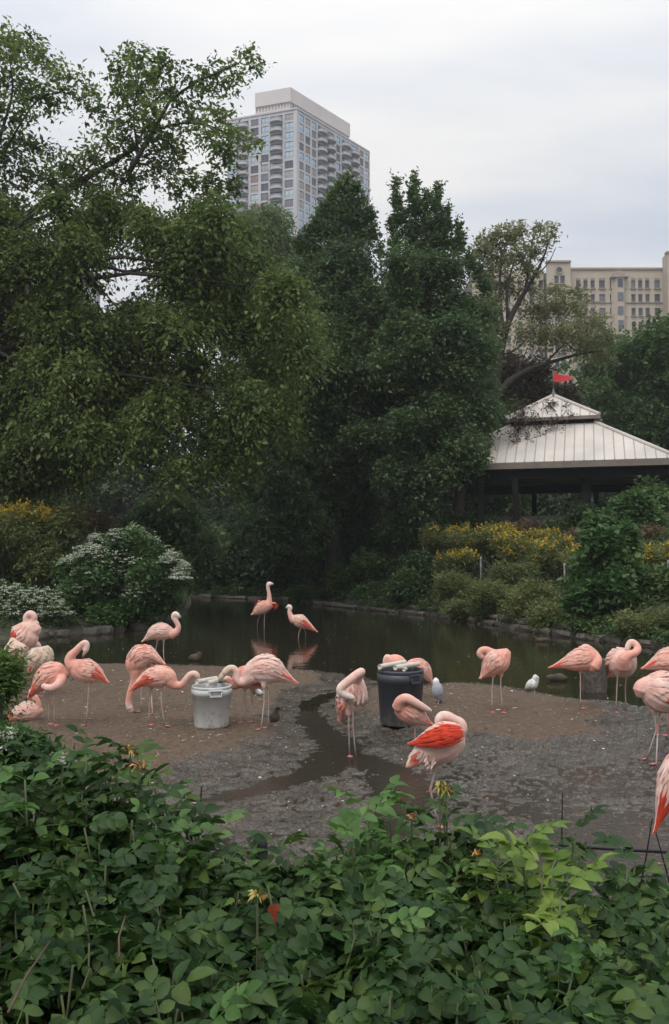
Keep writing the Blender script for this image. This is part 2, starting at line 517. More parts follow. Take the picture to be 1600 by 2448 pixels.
# the film of silty water that lies over the near mud is duller than the open pond
m, nt, b = mat_new('silty_water')
b.inputs['Base Color'].default_value = (0.036, 0.030, 0.023, 1)
b.inputs['Roughness'].default_value = 0.13
b.inputs['IOR'].default_value = 1.33
bump(nt, b, noise(nt, 14, 3, 0.5, stretch=(1.0, 1.6, 1.0)), 0.25, 0.02)
mb = MB(); mb.add([(-60, 5.4, 0), (70, 5.4, 0), (70, 13.5, 0), (-60, 13.5, 0)], [(0, 1, 2, 3)])
tag(mb.build('puddle_water', m), kind='structure')

# feathers, droppings and leaf scraps lying about: nobody could count them
def scraps(name, n, pick, z_off, size, mat, label, lift=None):
    P, T, C = [], [], []
    k = 0
    while k < n:
        x, y, ok, c, s = pick()
        if not ok: continue
        z = z_off if lift is None else lift(x, y) + z_off
        a = R.uniform(0, math.pi); e = R.uniform(0.25, 0.6)
        ca, sa = math.cos(a) * s, math.sin(a) * s
        base = len(P)
        P += [(x - ca, y - sa, z), (x + sa * e, y - ca * e, z + 0.004), (x + ca, y + sa, z + 0.002), (x - sa * e, y + ca * e, z + 0.003)]
        T += [(base, base + 1, base + 2), (base, base + 2, base + 3)]
        C += [(*c, 1)] * 4
        k += 1
    o = link(name, np_mesh(name, np.array(P), np.array(T), {'col': np.array(C)}), mat)
    return tag(o, label, name.split('_')[-1], kind='stuff')
scrap_mat = colmat('scrap', 0.8, 0.2, 40, 0)
def pick_ground():
    x, y = R.uniform(-5.5, 6.5), 6.5 + 11.5 * R.random() ** 1.2
    xa, ya = np.array([x]), np.array([y])
    ok = sdf(xa, ya, POND)[0] < -0.12
    on = max(sdf(xa, ya, MOUND_L)[0], sdf(xa, ya, MOUND_R)[0]) > 0
    if not on and R.random() < 0.62: ok = False
    c = R.choice([(0.6, 0.55, 0.46), (0.5, 0.43, 0.34), (0.7, 0.66, 0.6), (0.34, 0.27, 0.18), (0.05, 0.04, 0.03), (0.045, 0.035, 0.025), (0.07, 0.05, 0.03), (0.3, 0.24, 0.1)])
    return x, y, ok, c, R.uniform(0.008, 0.024) if R.random() < 0.93 else R.uniform(0.03, 0.055)
scraps('scattered_litter', 2600, pick_ground, 0.006, 0.02, scrap_mat, 'pale feathers and dark leaf scraps scattered over the mud', lift=gz)
def pick_water():
    x, y = R.uniform(-9, 12), R.uniform(14, 40)
    ok = sdf(np.array([x]), np.array([y]), POND)[0] > 0.3
    c = R.choice([(0.55, 0.52, 0.46), (0.4, 0.36, 0.28), (0.25, 0.22, 0.12), (0.3, 0.3, 0.2)])
    return x, y, ok, c, R.uniform(0.015, 0.045)
scraps('floating_litter', 260, pick_water, 0.005, 0.03, scrap_mat, 'small pale feathers and leaves floating on the pond')

# ------------------------------------------------------------------ stone edging along the far bank
stone_mats = [simple('bank_stone_%d' % i, c, 0.85, 0.35, 3.0, 0.5, dist=0.04) for i, c in enumerate([(0.10, 0.086, 0.07), (0.07, 0.06, 0.05), (0.125, 0.108, 0.088)])]
def stone_mesh(l, w, h, seed):
    r = random.Random(seed)
    bm = bmesh.new()
    bmesh.ops.create_cube(bm, size=1)
    bmesh.ops.subdivide_edges(bm, edges=bm.edges[:], cuts=1, use_grid_fill=True)
    for v in bm.verts:
        k = 1 - 0.06 * (abs(v.co.x) > .4) - 0.06 * (abs(v.co.z) > .4)
        v.co = Vector((v.co.x * l * k + r.uniform(-.03, .03) * l, v.co.y * w * k + r.uniform(-.05, .05) * w, v.co.z * h * k + r.uniform(-.07, .07) * h))
    me = bpy.data.meshes.new('stone'); bm.to_mesh(me); bm.free()
    return me
smesh = [stone_mesh(1, 0.55, 0.2, s) for s in range(6)]
for k, me in enumerate(smesh): me.materials.append(stone_mats[k % 3])
def stone_row(root, line, z0, step, seed, hscale):
    r = random.Random(seed)
    pts = [G(u, v) for u, v in line]
    s_tot = 0
    for a, c in zip(pts[:-1], pts[1:]):
        ln = (c - a).length; t = 0.0
        ang = math.atan2(c.y - a.y, c.x - a.x)
        while t < ln:
            l = r.uniform(0.6, 1.35) * step
            if t + l > ln + 0.4: l = ln - t + 0.02
            if l < 0.2: break
            p = a.lerp(c, (t + l / 2) / ln)
            o = link('stone', smesh[r.randrange(6)], None, root)
            o.location = (p.x + r.uniform(-.05, .05), p.y + r.uniform(-0.06, 0.06), z0 + r.uniform(-.012, .012))
            o.rotation_euler = (r.uniform(-.04, .04), r.uniform(-.03, .03), ang + r.uniform(-.04, .04))
            o.scale = (l * 0.97, 1, hscale * r.uniform(0.85, 1.15))
            t += l
edge = tag(empty('stone_edging', G(1130, 1483)), 'low dry stone edging of weathered blocks along the far waterline', 'stone edging')
edge.location = (0, 0, 0)
stone_row(edge, [(440, 1424), (520, 1429), (680, 1434), (830, 1452), (1000, 1468), (1130, 1484), (1250, 1504), (1390, 1526), (1500, 1538), (1640, 1553)], 0.06, 1.0, 3, 1.0)
stone_row(edge, [(840, 1451), (1000, 1466), (1130, 1481), (1250, 1501), (1385, 1522)], 0.26, 0.9, 8, 0.95)
boulder_m = simple('boulder_stone', (0.06, 0.052, 0.042), .9, .4, 3.0, .5, dist=.04)
def boulder_mesh(s, seed):
    r = random.Random(seed)
    bm = bmesh.new(); bmesh.ops.create_icosphere(bm, subdivisions=2, radius=.5)
    for v in bm.verts:
        v.co = Vector((v.co.x * s * r.uniform(.88, 1.12), v.co.y * s * .8 * r.uniform(.88, 1.1), max(-.32, min(.24, v.co.z)) * s * r.uniform(.88, 1.1)))
    me = bpy.data.meshes.new('boulder'); bm.to_mesh(me); bm.free()
    return me
BL = ['squat grey boulder half sunk beside the swimming duck on the left bank', 'broad grey boulder under the middle of the white flowering bush', 'small dark boulder wedged between two larger ones on the left bank', 'largest boulder at the pond edge below the white flowering bush', 'flat topped boulder next to the largest one by the white bush',
      'last boulder toward the inlet below the white bush', 'rounded boulder behind the duck on the left bank', 'dark boulder under the low white flowers behind the flamingos']
for i, (u, v, s) in enumerate([(215, 1518, .8), (245, 1515, .95), (285, 1511, .55), (330, 1506, 1.0), (365, 1500, .75), (402, 1492, .7), (150, 1522, .7), (90, 1527, .9)]):
    p = G(u, v)
    o = link('boulder', boulder_mesh(s * .75, 40 + i), boulder_m); o.location = (p.x, p.y + .1, 0.05); o.rotation_euler = (0, 0, i * .8)
    tag(o, BL[i], 'boulder', 'boulders along the left bank')

# ------------------------------------------------------------------ netting on the far bank
post_mat = simple('net_post', (0.2, 0.2, 0.19), 0.6, 0.3, 20)
m, nt, b = mat_new('netting')
b.inputs['Base Color'].default_value = (0.012, 0.014, 0.012, 1); b.inputs['Roughness'].default_value = 0.8
net_mat = m
net = tag(empty('bird_net_fence', (0, 0, 0)), 'sagging black bird netting strung between thin posts on the planted bank', 'net fence')
nposts = [(900, 1345, 40), (1013, 1312, 37.5), (1150, 1336, 33.5), (1350, 1352, 29), (1598, 1345, 25.8), (1760, 1350, 24.5)]
tops = []
for (u, v, Y) in nposts:
    t = D(u, v, Y); z0 = min(gz(t.x, t.y), t.z - .5) - .1
    mb = MB(); mb.tube([(t.x, t.y, z0), (t.x, t.y, t.z + .08)], 0.035, 8); mb.build('post', post_mat, net, smooth=True)
    tops.append((t, z0))
mb = MB()
for (a, za), (c, zc) in zip(tops[:-1], tops[1:]):
    nU, nV = 26, 9
    g = {}
    sag = 0.5 if a.x < 12 else 0.35
    for i in range(nU + 1):
        for j in range(nV + 1):
            t = i / nU; s_ = j / nV
            top = a.z + (c.z - a.z) * t - sag * 4 * t * (1 - t)
            bot = za + (zc - za) * t + 0.1
            g[i, j] = Vector((a.x + (c.x - a.x) * t, a.y + (c.y - a.y) * t + .06 * math.sin(9 * t + 4 * s_), bot + (top - bot) * s_))
    for i in range(nU + 1):
        mb.tube([g[i, j] for j in range(nV + 1)], 0.008, 3, cap=False)
    for j in range(nV + 1):
        mb.tube([g[i, j] for i in range(nU + 1)], 0.008 if j < nV else 0.022, 3, cap=False)
    for k in range(nU):
        mb.tube([g[k, 0], g[k + 1, nV]], 0.006, 3, cap=False); mb.tube([g[k + 1, 0], g[k, nV]], 0.006, 3, cap=False)
mb.build('netting', net_mat, net)

# ------------------------------------------------------------------ pavilion
GY = 43.0
gc = D(1327, 1240, GY)
GROT = -math.radians(16.8)
pav = tag(empty('pavilion', gc, GROT), 'open park pavilion with two tiered cream standing seam metal roof', 'pavilion')
roof_m = simple('roof_metal', (0.51, 0.47, 0.42), 0.5, 0.16, 0.7, 0.05, spec=0.4)
seam_m = simple('roof_seam', (0.40, 0.35, 0.30), 0.5, 0.1, 2.0, 0.05)
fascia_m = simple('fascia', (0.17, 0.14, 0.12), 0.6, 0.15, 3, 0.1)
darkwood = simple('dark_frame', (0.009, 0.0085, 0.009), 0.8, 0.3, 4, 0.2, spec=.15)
s_ = px(GY)
hwid = lambda p: p / F * GY / (1 + p / F)      # half width of a front edge seen p pixels wide, allowing for its being nearer
HW, TW, UW = hwid(290), hwid(98), hwid(110)   # lower eave, foot of the lantern, upper eave
z_e, z_t = D(1327, 1103, GY - HW).z - gc.z, D(1327, 1015, GY - TW).z - gc.z
z_ue, z_ap = D(1327, 997, GY - UW).z - gc.z, D(1327, 949, GY).z - gc.z
def roof_tier(name, hw, tw, z0, z1, pitch, fh):
    root = link(name, None, None, pav)
    mbu = MB()                                # underside and core, one solid
    t = 0.10
    mbu.add([(-hw, -hw, z0 - t), (hw, -hw, z0 - t), (hw, hw, z0 - t), (-hw, hw, z0 - t), (-tw, -tw, z1 - t), (tw, -tw, z1 - t), (tw, tw, z1 - t), (-tw, tw, z1 - t)],
            [(3, 2, 1, 0), (0, 1, 5, 4), (1, 2, 6, 5), (2, 3, 7, 6), (3, 0, 4, 7), (4, 5, 6, 7)])
    core = mbu.build('roof_deck', fascia_m, root)
    n = max(3, int(round(2 * hw / pitch)))
    sl = math.atan2(z1 - z0, hw - tw)
    for face in range(4):
        ca, sa = math.cos(face * math.pi / 2), math.sin(face * math.pi / 2)
        def rot(x, y, z): return (x * ca - y * sa, x * sa + y * ca, z)
        def top_at(x): # how far up the slope (0..1) a line at x can run before the hip
            return 1.0 if abs(x) <= tw else max(0.0, (hw - abs(x)) / (hw - tw))
        for k in range(n):
            x0, x1 = -hw + 2 * hw * k / n, -hw + 2 * hw * (k + 1) / n
            def P(x, f, o=0.0):
                y = -(hw + (tw - hw) * f)
                return rot(x, y - o * math.sin(sl), z0 + (z1 - z0) * f + o * math.cos(sl))
            f0, f1 = top_at(x0), top_at(x1)
            g = 0.012
            mid = []
            if x0 < -tw < x1: mid = [(-tw, 1.0)]
            if x0 < tw < x1: mid = [(tw, 1.0)]
            ring = [(x0 + g, 0), (x1 - g, 0), (x1 - g, f1)] + mid + [(x0 + g, f0)]
            ring = [r for i, r in enumerate(ring) if i == 0 or abs(r[0] - ring[i - 1][0]) + abs(r[1] - ring[i - 1][1]) > 1e-4]
            m_ = MB(); q = len(ring)
            m_.add([P(x, f, 0.0) for x, f in ring] + [P(x, f, 0.03) for x, f in ring],
                   [tuple(range(q - 1, -1, -1)), tuple(range(q, 2 * q))] + [(i, (i + 1) % q, q + (i + 1) % q, q + i) for i in range(q)])
            m_.build('roof_panel', roof_m, root)
        ms = MB()
        for k in range(1, n):
            x = -hw + 2 * hw * k / n; f = top_at(x)
            if f > 0.03: ms.tube([P(x, 0.0, .035), P(x, f, .035)], 0.026, 4)
        ms.build('standing_seams', seam_m, root)
        mh = MB(); a, c = rot(hw, -hw, z0 + .06), rot(tw, -tw, z1 + .06)
        mh.tube([a, c], 0.085, 6); mh.build('hip_cap', roof_m, root)
        mf = MB()
        mf.add([rot(-hw - .05, -hw - .05, z0 - fh), rot(hw + .05, -hw - .05, z0 - fh), rot(hw + .05, -hw - .05, z0 + .0), rot(-hw - .05, -hw - .05, z0 + .0),
                rot(-hw + .1, -hw + .07, z0 - fh), rot(hw - .1, -hw + .07, z0 - fh), rot(hw - .1, -hw + .07, z0 + .0), rot(-hw + .1, -hw + .07, z0 + .0)],
               [(0, 1, 2, 3), (7, 6, 5, 4), (0, 4, 5, 1), (3, 2, 6, 7), (1, 5, 6, 2), (0, 3, 7, 4)])
        mf.build('fascia', fascia_m, root)
    return root
roof_tier('lower_roof', HW, TW, z_e, z_t, 0.43, .27)
roof_tier('upper_roof', UW, 0.05, z_ue, z_ap, 0.43, .14)
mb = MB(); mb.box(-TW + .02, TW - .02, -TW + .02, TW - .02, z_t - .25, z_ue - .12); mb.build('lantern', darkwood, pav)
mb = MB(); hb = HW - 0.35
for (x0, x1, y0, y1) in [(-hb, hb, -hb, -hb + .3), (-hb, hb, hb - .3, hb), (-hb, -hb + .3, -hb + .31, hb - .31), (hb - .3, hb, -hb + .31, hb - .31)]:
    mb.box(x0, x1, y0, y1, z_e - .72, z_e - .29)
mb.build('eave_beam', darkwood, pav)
for u in (1150, 1233, 1278, 1402, 1425, 1575):
    p = D(u, 1200, GY - HW + .6 if u not in (1278, 1425) else GY + HW * .8)
    l = Matrix.Rotation(-GROT, 3, 'Z') @ (p - gc)
    mb = MB(); w = 0.13 if u != 1402 else .2
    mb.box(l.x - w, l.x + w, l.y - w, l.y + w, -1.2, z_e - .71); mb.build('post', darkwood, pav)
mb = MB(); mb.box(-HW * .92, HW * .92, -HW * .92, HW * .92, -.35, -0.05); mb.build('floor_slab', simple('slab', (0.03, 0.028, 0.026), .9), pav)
mb = MB()
mb.lathe([(0.16, z_ap), (0.13, z_ap + .15), (0.05, z_ap + .3), (0.03, z_ap + .42), (0.025, z_ap + .45)], 10); mb.build('finial', simple('finial', (0.10, 0.12, 0.10), .5), pav, smooth=True)
flag_m = simple('flag_red', (0.50, 0.035, 0.045), 0.75, 0.12, 6, 0.1)
pole_m = simple('flag_pole', (0.10, 0.11, 0.10), 0.5)
def pennant(loc, rotz, h, length, label, group):
    root = tag(empty('pennant_flag', loc, rotz), label, 'flag', group)
    mb = MB(); mb.tube([(0, 0, 0), (0, 0, h)], 0.028, 8); mb.build('flag_pole', pole_m, root, smooth=True)
    V, Fc = [], []
    n = 16
    for side in (0, 1):
        for i in range(n + 1):
            t = i / n
            hh = 0.46 * (1 - t) ** 0.8 * length + 0.03 * length
            zc = h - 0.24 * length - 0.02 - 0.10 * length * math.sin(t * 3.0) + .06 * t
            yy = 0.13 * math.sin(t * 7.5) * length * t + (0.012 if side else -0.012)
            for j in range(4):
                V.append((0.03 + t * length, yy + .02 * (j - 1.5) * t, zc + (j / 3 - .5) * hh))
        o = side * 4 * (n + 1)
        for i in range(n):
            for j in range(3):
                q = (o + i * 4 + j, o + i * 4 + 4 + j, o + i * 4 + 5 + j, o + i * 4 + 1 + j)
                Fc.append(q if side == 0 else q[::-1])
    mb = MB(); mb.add(V, Fc); mb.build('flag', flag_m, root, smooth=True)
    return root
tip = gc + Vector((0, 0, z_ap + .42))
pennant(tip, 0.15, (949 - 888) * s_ - .38, 52 * s_, 'red pennant flag flying from the pavilion roof tip', None)
p2 = D(160, 1000, 52)
z_g = gz(p2.x, p2.y)
pennant((p2.x, p2.y, z_g), 0.3, D(160, 985, 52).z - z_g, 0.75, 'red pennant on a thin pole half hidden by the big left tree', None)

# ------------------------------------------------------------------ high-rise tower
conc = simple('tower_concrete', (0.47, 0.46, 0.48), 0.85, 0.07, 0.15, 0.05)
conc2 = simple('tower_crown', (0.56, 0.51, 0.50), 0.85, 0.06, 0.15, 0.05)
balc_m = simple('balcony_concrete', (0.40, 0.385, 0.40), 0.8, 0.08, 0.4, 0.05)
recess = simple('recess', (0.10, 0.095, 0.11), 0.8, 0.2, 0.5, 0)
frame_m = simple('window_frame', (0.15, 0.145, 0.16), 0.6, 0.15, 2, 0)
def glass(name, c, rough, metal):
    m, nt, b = mat_new(name)
    f = noise(nt, 0.6, 2)
    nt.links.new(ramp(nt, f, [(0.35, tuple(x * .8 for x in c)), (0.65, tuple(min(1, x * 1.15) for x in c))]), b.inputs['Base Color'])
    b.inputs['Roughness'].default_value = rough; b.inputs['Metallic'].default_value = metal
    return m
panes = [glass('pane_sky', (0.42, 0.52, 0.58), 0.1, 0.85), glass('pane_dark', (0.06, 0.065, 0.085), 0.12, 0.2), glass('pane_curtain', (0.33, 0.31, 0.30), 0.35, 0.0),
         glass('pane_grey', (0.16, 0.165, 0.20), 0.15, 0.4), glass('pane_warm', (0.24, 0.16, 0.13), 0.35, 0.0)]
rail_m = glass('balcony_glass', (0.22, 0.24, 0.28), 0.15, 0.3)
_wc = {}
def win_mesh(w, h, mull=1):
    k = ('w', round(w, 2), round(h, 2), mull)
    if k not in _wc:
        f = MB(); t = 0.10
        f.box(-w / 2, -w / 2 + t, -.08, .08, 0, h); f.box(w / 2 - t, w / 2, -.08, .08, 0, h)
        f.box(-w / 2 + t, w / 2 - t, -.08, .08, 0, t); f.box(-w / 2 + t, w / 2 - t, -.08, .08, h - t, h)
        for q in range(mull):
            xm = -w / 2 + w * (q + 1) / (mull + 1); f.box(xm - .045, xm + .045, -.06, .07, t, h - t)
        f.box(-w / 2 + t, w / 2 - t, -.05, .075, h * .3 - .04, h * .3 + .04)
        p = []
        for mt in panes:
            g = MB(); g.box(-w / 2 + .05, w / 2 - .05, -.03, .0, .05, h - .05)
            gm = g.mesh('pane'); gm.materials.append(mt); p.append(gm)
        fm = f.mesh('window'); fm.materials.append(frame_m)
        _wc[k] = (fm, p)
    return _wc[k]
def put_window(root, pos, ang, w, h, pane, mull=1, name='window'):
    fm, p = win_mesh(w, h, mull)
    o = link(name, fm, None, root); o.location = pos; o.rotation_euler = (0, 0, ang)
    g = link('pane', p[pane], None, o)
    return o
tower = tag(empty('high_rise_tower', (0, 0, 0)), 'tall grey apartment high rise with curved balconies and a blank crown', 'building')
_c = D(709, 263, 256.0); ZT = _c.z
def at_height(u, v, z):
    d = ray(u, v); t = (z - CAMZ) / d.z
    return np.array([d.x * t, d.y * t])
C0 = np.array([_c.x, 256.0])
va, vb = at_height(545, 291, ZT) - C0, at_height(882, 366, ZT) - C0
la, lb = np.linalg.norm(va), np.linalg.norm(vb)
va, vb = va / la, vb / lb
NF, FH = 13, 3.0
ZB = ZT - 0.9 - NF * FH
def sb_px(p):
    d = ray(p, 400); m_ = d.x / d.y          # plan line of sight x = m y
    return (m_ * C0[1] - C0[0]) / (vb[0] - m_ * vb[1])
colsA = [(.037, .16, 'w'), (.19, .367, 'b'), (.39, .50, 'w'), (.537, .65, 'w'), (.685, .858, 'b'), (.877, .985, 'w')]
colsA = [(a * la, b_ * la, t) for a, b_, t in colsA]
colsB = [(sb_px(a), sb_px(b_), t) for a, b_, t in [(713.5, 724.5, 'w'), (728, 740, 'w'), (743.5, 754, 'w'), (757.5, 776, 'b'), (779, 797, 'c'), (802, 811.5, 'w'), (815, 833, 'b'), (836, 854, 'c'), (858, 867, 'w'), (870.5, 880, 'w')]]
wall = MB()
def quad_prism(mbx, A, B, nrm, d0, d1, z0, z1):
    """box over the plan segment A-B from depth d0 to d1 along nrm"""
    a0, b0 = A + nrm * d0, B + nrm * d0; a1, b1 = A + nrm * d1, B + nrm * d1
    pts = [(*a0, z0), (*b0, z0), (*b1, z0), (*a1, z0), (*a0, z1), (*b0, z1), (*b1, z1), (*a1, z1)]
    mbx.add(pts, [(0, 3, 2, 1), (4, 5, 6, 7), (0, 1, 5, 4), (1, 2, 6, 5), (2, 3, 7, 6), (3, 0, 4, 7)])
na = np.array([va[1], -va[0]]);  na = na if na[1] < 0 else -na
nb = np.array([vb[1], -vb[0]]);  nb = nb if nb[1] < 0 else -nb
bal = {}
def balcony_mesh(w, d):
    k = round(w, 1)
    if k not in bal:
        n = 14
        m1, m2, m3 = MB(), MB(), MB()
        arc = [(-w / 2 + w * i / n, -d * math.sqrt(max(0, 1 - (2 * i / n - 1) ** 2)) ** 0.8) for i in range(n + 1)]
        def shell(mm, z0, z1, k0, k1):
            for i in range(n):
                (x0, y0), (x1, y1) = arc[i], arc[i + 1]
                mm.add([(x0 * k1, y0 * k1, z0), (x1 * k1, y1 * k1, z0), (x1 * k0, y1 * k0, z0), (x0 * k0, y0 * k0, z0), (x0 * k1, y0 * k1, z1), (x1 * k1, y1 * k1, z1), (x1 * k0, y1 * k0, z1), (x0 * k0, y0 * k0, z1)],
                       [(0, 3, 2, 1), (4, 5, 6, 7), (0, 1, 5, 4), (2, 3, 7, 6)])
        m1.add([(x, y, -.25) for x, y in arc] + [(x, y, 0) for x, y in arc], [tuple(range(n + 1)), tuple(range(2 * n + 1, n, -1))] + [(i + 1, i, n + 1 + i, n + 2 + i) for i in range(n)])
        shell(m1, 0.0, 0.55, 0.93, 0.99)
        shell(m2, 0.56, 1.0, 0.95, 0.97)
        a = m1.mesh('balcony'); a.materials.append(balc_m)
        g = m2.mesh('glass_rail'); g.materials.append(rail_m)
        bal[k] = (a, g)
    return bal[k]
def face(A, vdir, nrm, length, cols):
    ang = math.atan2(vdir[1], vdir[0])
    # keep local -y facing outwards
    if (math.sin(ang) * nrm[0] - math.cos(ang) * nrm[1]) < 0: ang += math.pi
    B = A + vdir * length
    edges = sorted([(a, c) for a, c, t in cols])
    prev = 0.0
    for (a, c) in edges + [(length, length)]:
        if a - prev > 0.05:
            quad_prism(wall, A + vdir * prev, A + vdir * a, nrm, 0.0, 0.42, ZB, ZT)
        prev = max(prev, c)
    for fl in range(NF + 1):
        z1 = ZT - fl * FH if fl else ZT
        z0 = z1 - (0.62 if fl else 0.95)
        for (a, c, t) in cols:
            quad_prism(wall, A + vdir * a, A + vdir * c, nrm, 0.0, 0.34, max(ZB, z0), z1)
    for fl in range(NF):
        zf = ZT - (fl + 1) * FH
        for (a, c, t) in cols:
            w = c - a; mid = A + vdir * (a + c) / 2
            hh = FH - 0.62 if fl else FH - .95
            if t == 'w':
                p = mid + nrm * 0.14
                r = R.random()
                pane = 0 if r < .42 else 3 if r < .62 else 1 if r < .80 else 2 if r < .94 else 4
                put_window(tower, (p[0], p[1], zf + .02), ang, w - .02, hh - .04, pane, 1)
            else:
                p = mid + nrm * 0.10
                put_window(tower, (p[0], p[1], zf + .02), ang, w - .02, hh - .04, R.choice([1, 1, 3, 3, 0]), 2, 'balcony_door')
                a_, g_ = balcony_mesh(w + .35, 1.7)
                q = mid + nrm * 0.36
                o = link('balcony', a_, None, tower); o.location = (q[0], q[1], zf + (-.0 if t == 'b' else -.9)); o.rotation_euler = (0, 0, ang)
                link('glass_rail', g_, None, o)
face(C0, va, na, la, colsA)
face(C0, vb, nb, lb, colsB)
cx = [C0, C0 + va * la, C0 + va * la + vb * lb, C0 + vb * lb]
def plan_prism(mbx, P, z0, z1):
    n = len(P)
    mbx.add([(p[0], p[1], z0) for p in P] + [(p[0], p[1], z1) for p in P], [tuple(range(n - 1, -1, -1)), tuple(range(n, 2 * n))] + [(i, (i + 1) % n, n + (i + 1) % n, n + i) for i in range(n)])
# corner pier that closes the two faces
plan_prism(wall, [C0 + na * .43 + va * .3, C0 + (na + nb) * .36, C0 + nb * .43 + vb * .3, C0 + (va + vb) * .3], ZB, ZT + .01)
wall.build('wall', conc, tower)
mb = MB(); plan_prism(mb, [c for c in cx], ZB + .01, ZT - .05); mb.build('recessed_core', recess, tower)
mb = MB(); plan_prism(mb, cx, 0, ZB - .01); mb.build('lower_wall', conc, tower)
mb = MB(); ext = [C0 + (na + nb) * .5, C0 + va * la + (na - vb * 0) * .5, C0 + va * la + vb * lb, C0 + vb * lb + nb * .5]
plan_prism(mb, ext, ZT + .02, ZT + .5); mb.build('parapet', conc, tower)
PC = C0 + va * 4.3 + vb * 3.0
pw, pd = 11.6, 29.5
zp0, zp1 = ZT + .5, D(693, 210, PC[1]).z
pent = MB(); pc = [PC, PC + va * pw, PC + va * pw + vb * pd, PC + vb * pd]
plan_prism(pent, pc, zp0, zp0 + 2.2)
inset = [PC + (va + vb) * .35, PC + va * (pw - .35) + vb * .35, PC + va * (pw - .35) + vb * (pd - .35), PC + va * .35 + vb * (pd - .35)]
out_ = [PC + (na + nb) * .3, PC + va * pw + na * .45 , PC + va * pw + vb * pd, PC + vb * pd + nb * .45]
plan_prism(pent, out_, zp0 + 4.0, zp1)
for (vd, nr, ln, n) in ((va, na, pw, 11), (vb, nb, pd, 27)):
    for k in range(n + 1):
        s0 = ln * k / n
        quad_prism(pent, PC + vd * max(0, s0 - .2), PC + vd * min(ln, s0 + .2), nr, -0.35, 0.0, zp0 + 2.2, zp0 + 4.0)
crown = pent.build('crown', conc2, tower)
lm = [simple('louvre_light', (0.46, 0.42, 0.42), .8, .1, 1, 0), simple('louvre_dark', (0.05, 0.048, 0.055), .8, .1, 1, 0)]
for (vd, nr, ln, n, darks) in ((va, na, pw, 11, ()), (vb, nb, pd, 27, (1, 3, 4, 5, 6, 10, 11, 12, 20, 21, 22, 23))):
    for k in range(n):
        s0, s1 = ln * k / n + .2, ln * (k + 1) / n - .2
        mm = MB(); quad_prism(mm, PC + vd * s0, PC + vd * s1, nr, -0.5, -0.22 if k not in darks else -.3, zp0 + 2.2, zp0 + 4.0)
        mm.build('louvre', lm[1 if k in darks else 0], crown)

# ------------------------------------------------------------------ tan brick apartment block
tan = simple('tan_brick', (0.43, 0.365, 0.295), 0.9, 0.07, 0.4, 0.05)
tan2 = simple('tan_trim', (0.33, 0.27, 0.225), 0.9, 0.1, 0.5, 0.05)
TY = 200.0
q = px(TY)
tb = tag(empty('tan_apartment_block', (0, 0, 0)), 'long tan brick apartment block with rows of sash windows behind the trees', 'building')
def X(u): return D(u, 700, TY).x
def Z(v): return D(1450, v, TY).z
def facade(root, u0, u1, vtop, yface, wins, thick, rows, zbot):
    """wall with real openings: strips between window columns and between rows"""
    wl_ = MB(); zt = Z(vtop)
    us = sorted([(X(u - w * .6), X(u + w * .6)) for u, w in wins])
    prev = X(u0)
    for (a, c) in us + [(X(u1), X(u1))]:
        if a > prev: wl_.box(prev, a, yface, yface + thick, zbot, zt)
        prev = c
    for (a, c) in us:
        zz = zt
        for (v0, v1) in rows:
            wl_.box(a, c, yface + .02, yface + thick, Z(v0), zz); zz = Z(v1)
            wn_ = put_window(root, ((a + c) / 2, yface + .35, Z(v1) + .01), 0, (c - a) - .02, Z(v0) - Z(v1) - .02, R.choice([1, 1, 3, 1]), 0)
            sl = MB(); sl.box(-(c - a) / 2 - .15, (c - a) / 2 + .15, -.75, -.36, -.18, 0.0); sl.build('sill', tan2, wn_)
        wl_.box(a, c, yface + .02, yface + thick, zbot, zz)
    wl_.build('wall', tan, root)
rows = [(670 + 33 * k, 689.5 + 33 * k) for k in range(7)]
zb = Z(960)
cu = [(1100 + .3213 * c, w) for c, w in [(880, 8.5), (935, 8.5), (988, 8.5), (1058, 12), (1128, 6.5), (1225, 5), (1290, 8.5), (1342, 8.5), (1395, 8.5), (1468, 11.5)]]
facade(tb, 1366, 1585, 645, TY, cu, .9, rows, zb)
facade(tb, 1300, 1355, 639.5, TY - 3.5, [(1322, 9), (1336, 9)], .9, rows, zb)
facade(tb, 1130, 1300, 645.5, TY, [(1150, 9), (1185, 9), (1215, 9), (1243, 9), (1271, 9), (1294, 9)], .9, rows, zb)
facade(tb, 1585, 1720, 616, TY - 3.0, [(1600, 12), (1630, 9), (1660, 9)], .9, [(644, 664)] + rows, zb)
mb = MB()
mb.add([(X(1355), TY - 3.5, zb), (X(1366), TY, zb), (X(1366), TY + .8, zb), (X(1355) - .9, TY - 2.6, zb), (X(1355), TY - 3.5, Z(639.5)), (X(1366), TY, Z(639.5)), (X(1366), TY + .8, Z(639.5)), (X(1355) - .9, TY - 2.6, Z(639.5))],
       [(0, 3, 2, 1), (4, 5, 6, 7), (0, 1, 5, 4), (1, 2, 6, 5), (2, 3, 7, 6), (3, 0, 4, 7)])
mb.build('return_wall', tan, tb)
mb = MB(); mb.box(X(1585) - .01, X(1585) + .8, TY - 2.95, TY - .01, zb, Z(616.5)); mb.build('return_wall', tan, tb)
mb = MB(); mb.box(X(1132), X(1720), TY + 1.2, TY + 22, zb - 20, Z(648.5)); mb.build('rear_block', recess, tb)
mb = MB(); mb.box(X(1130), X(1720), TY + .6, TY + 1.15, zb - 45, zb - .02); mb.build('lower_wall', tan, tb)
mb = MB()
mb.box(X(1367), X(1584), TY - .35, TY + 1.3, Z(645) + .0, Z(645) + .45); mb.box(X(1298), X(1356), TY - 3.9, TY - 2.3, Z(639.5), Z(639.5) + .4); mb.box(X(1583), X(1722), TY - 3.4, TY - 1.8, Z(616), Z(616) + .45)
mb.build('coping', tan2, tb)
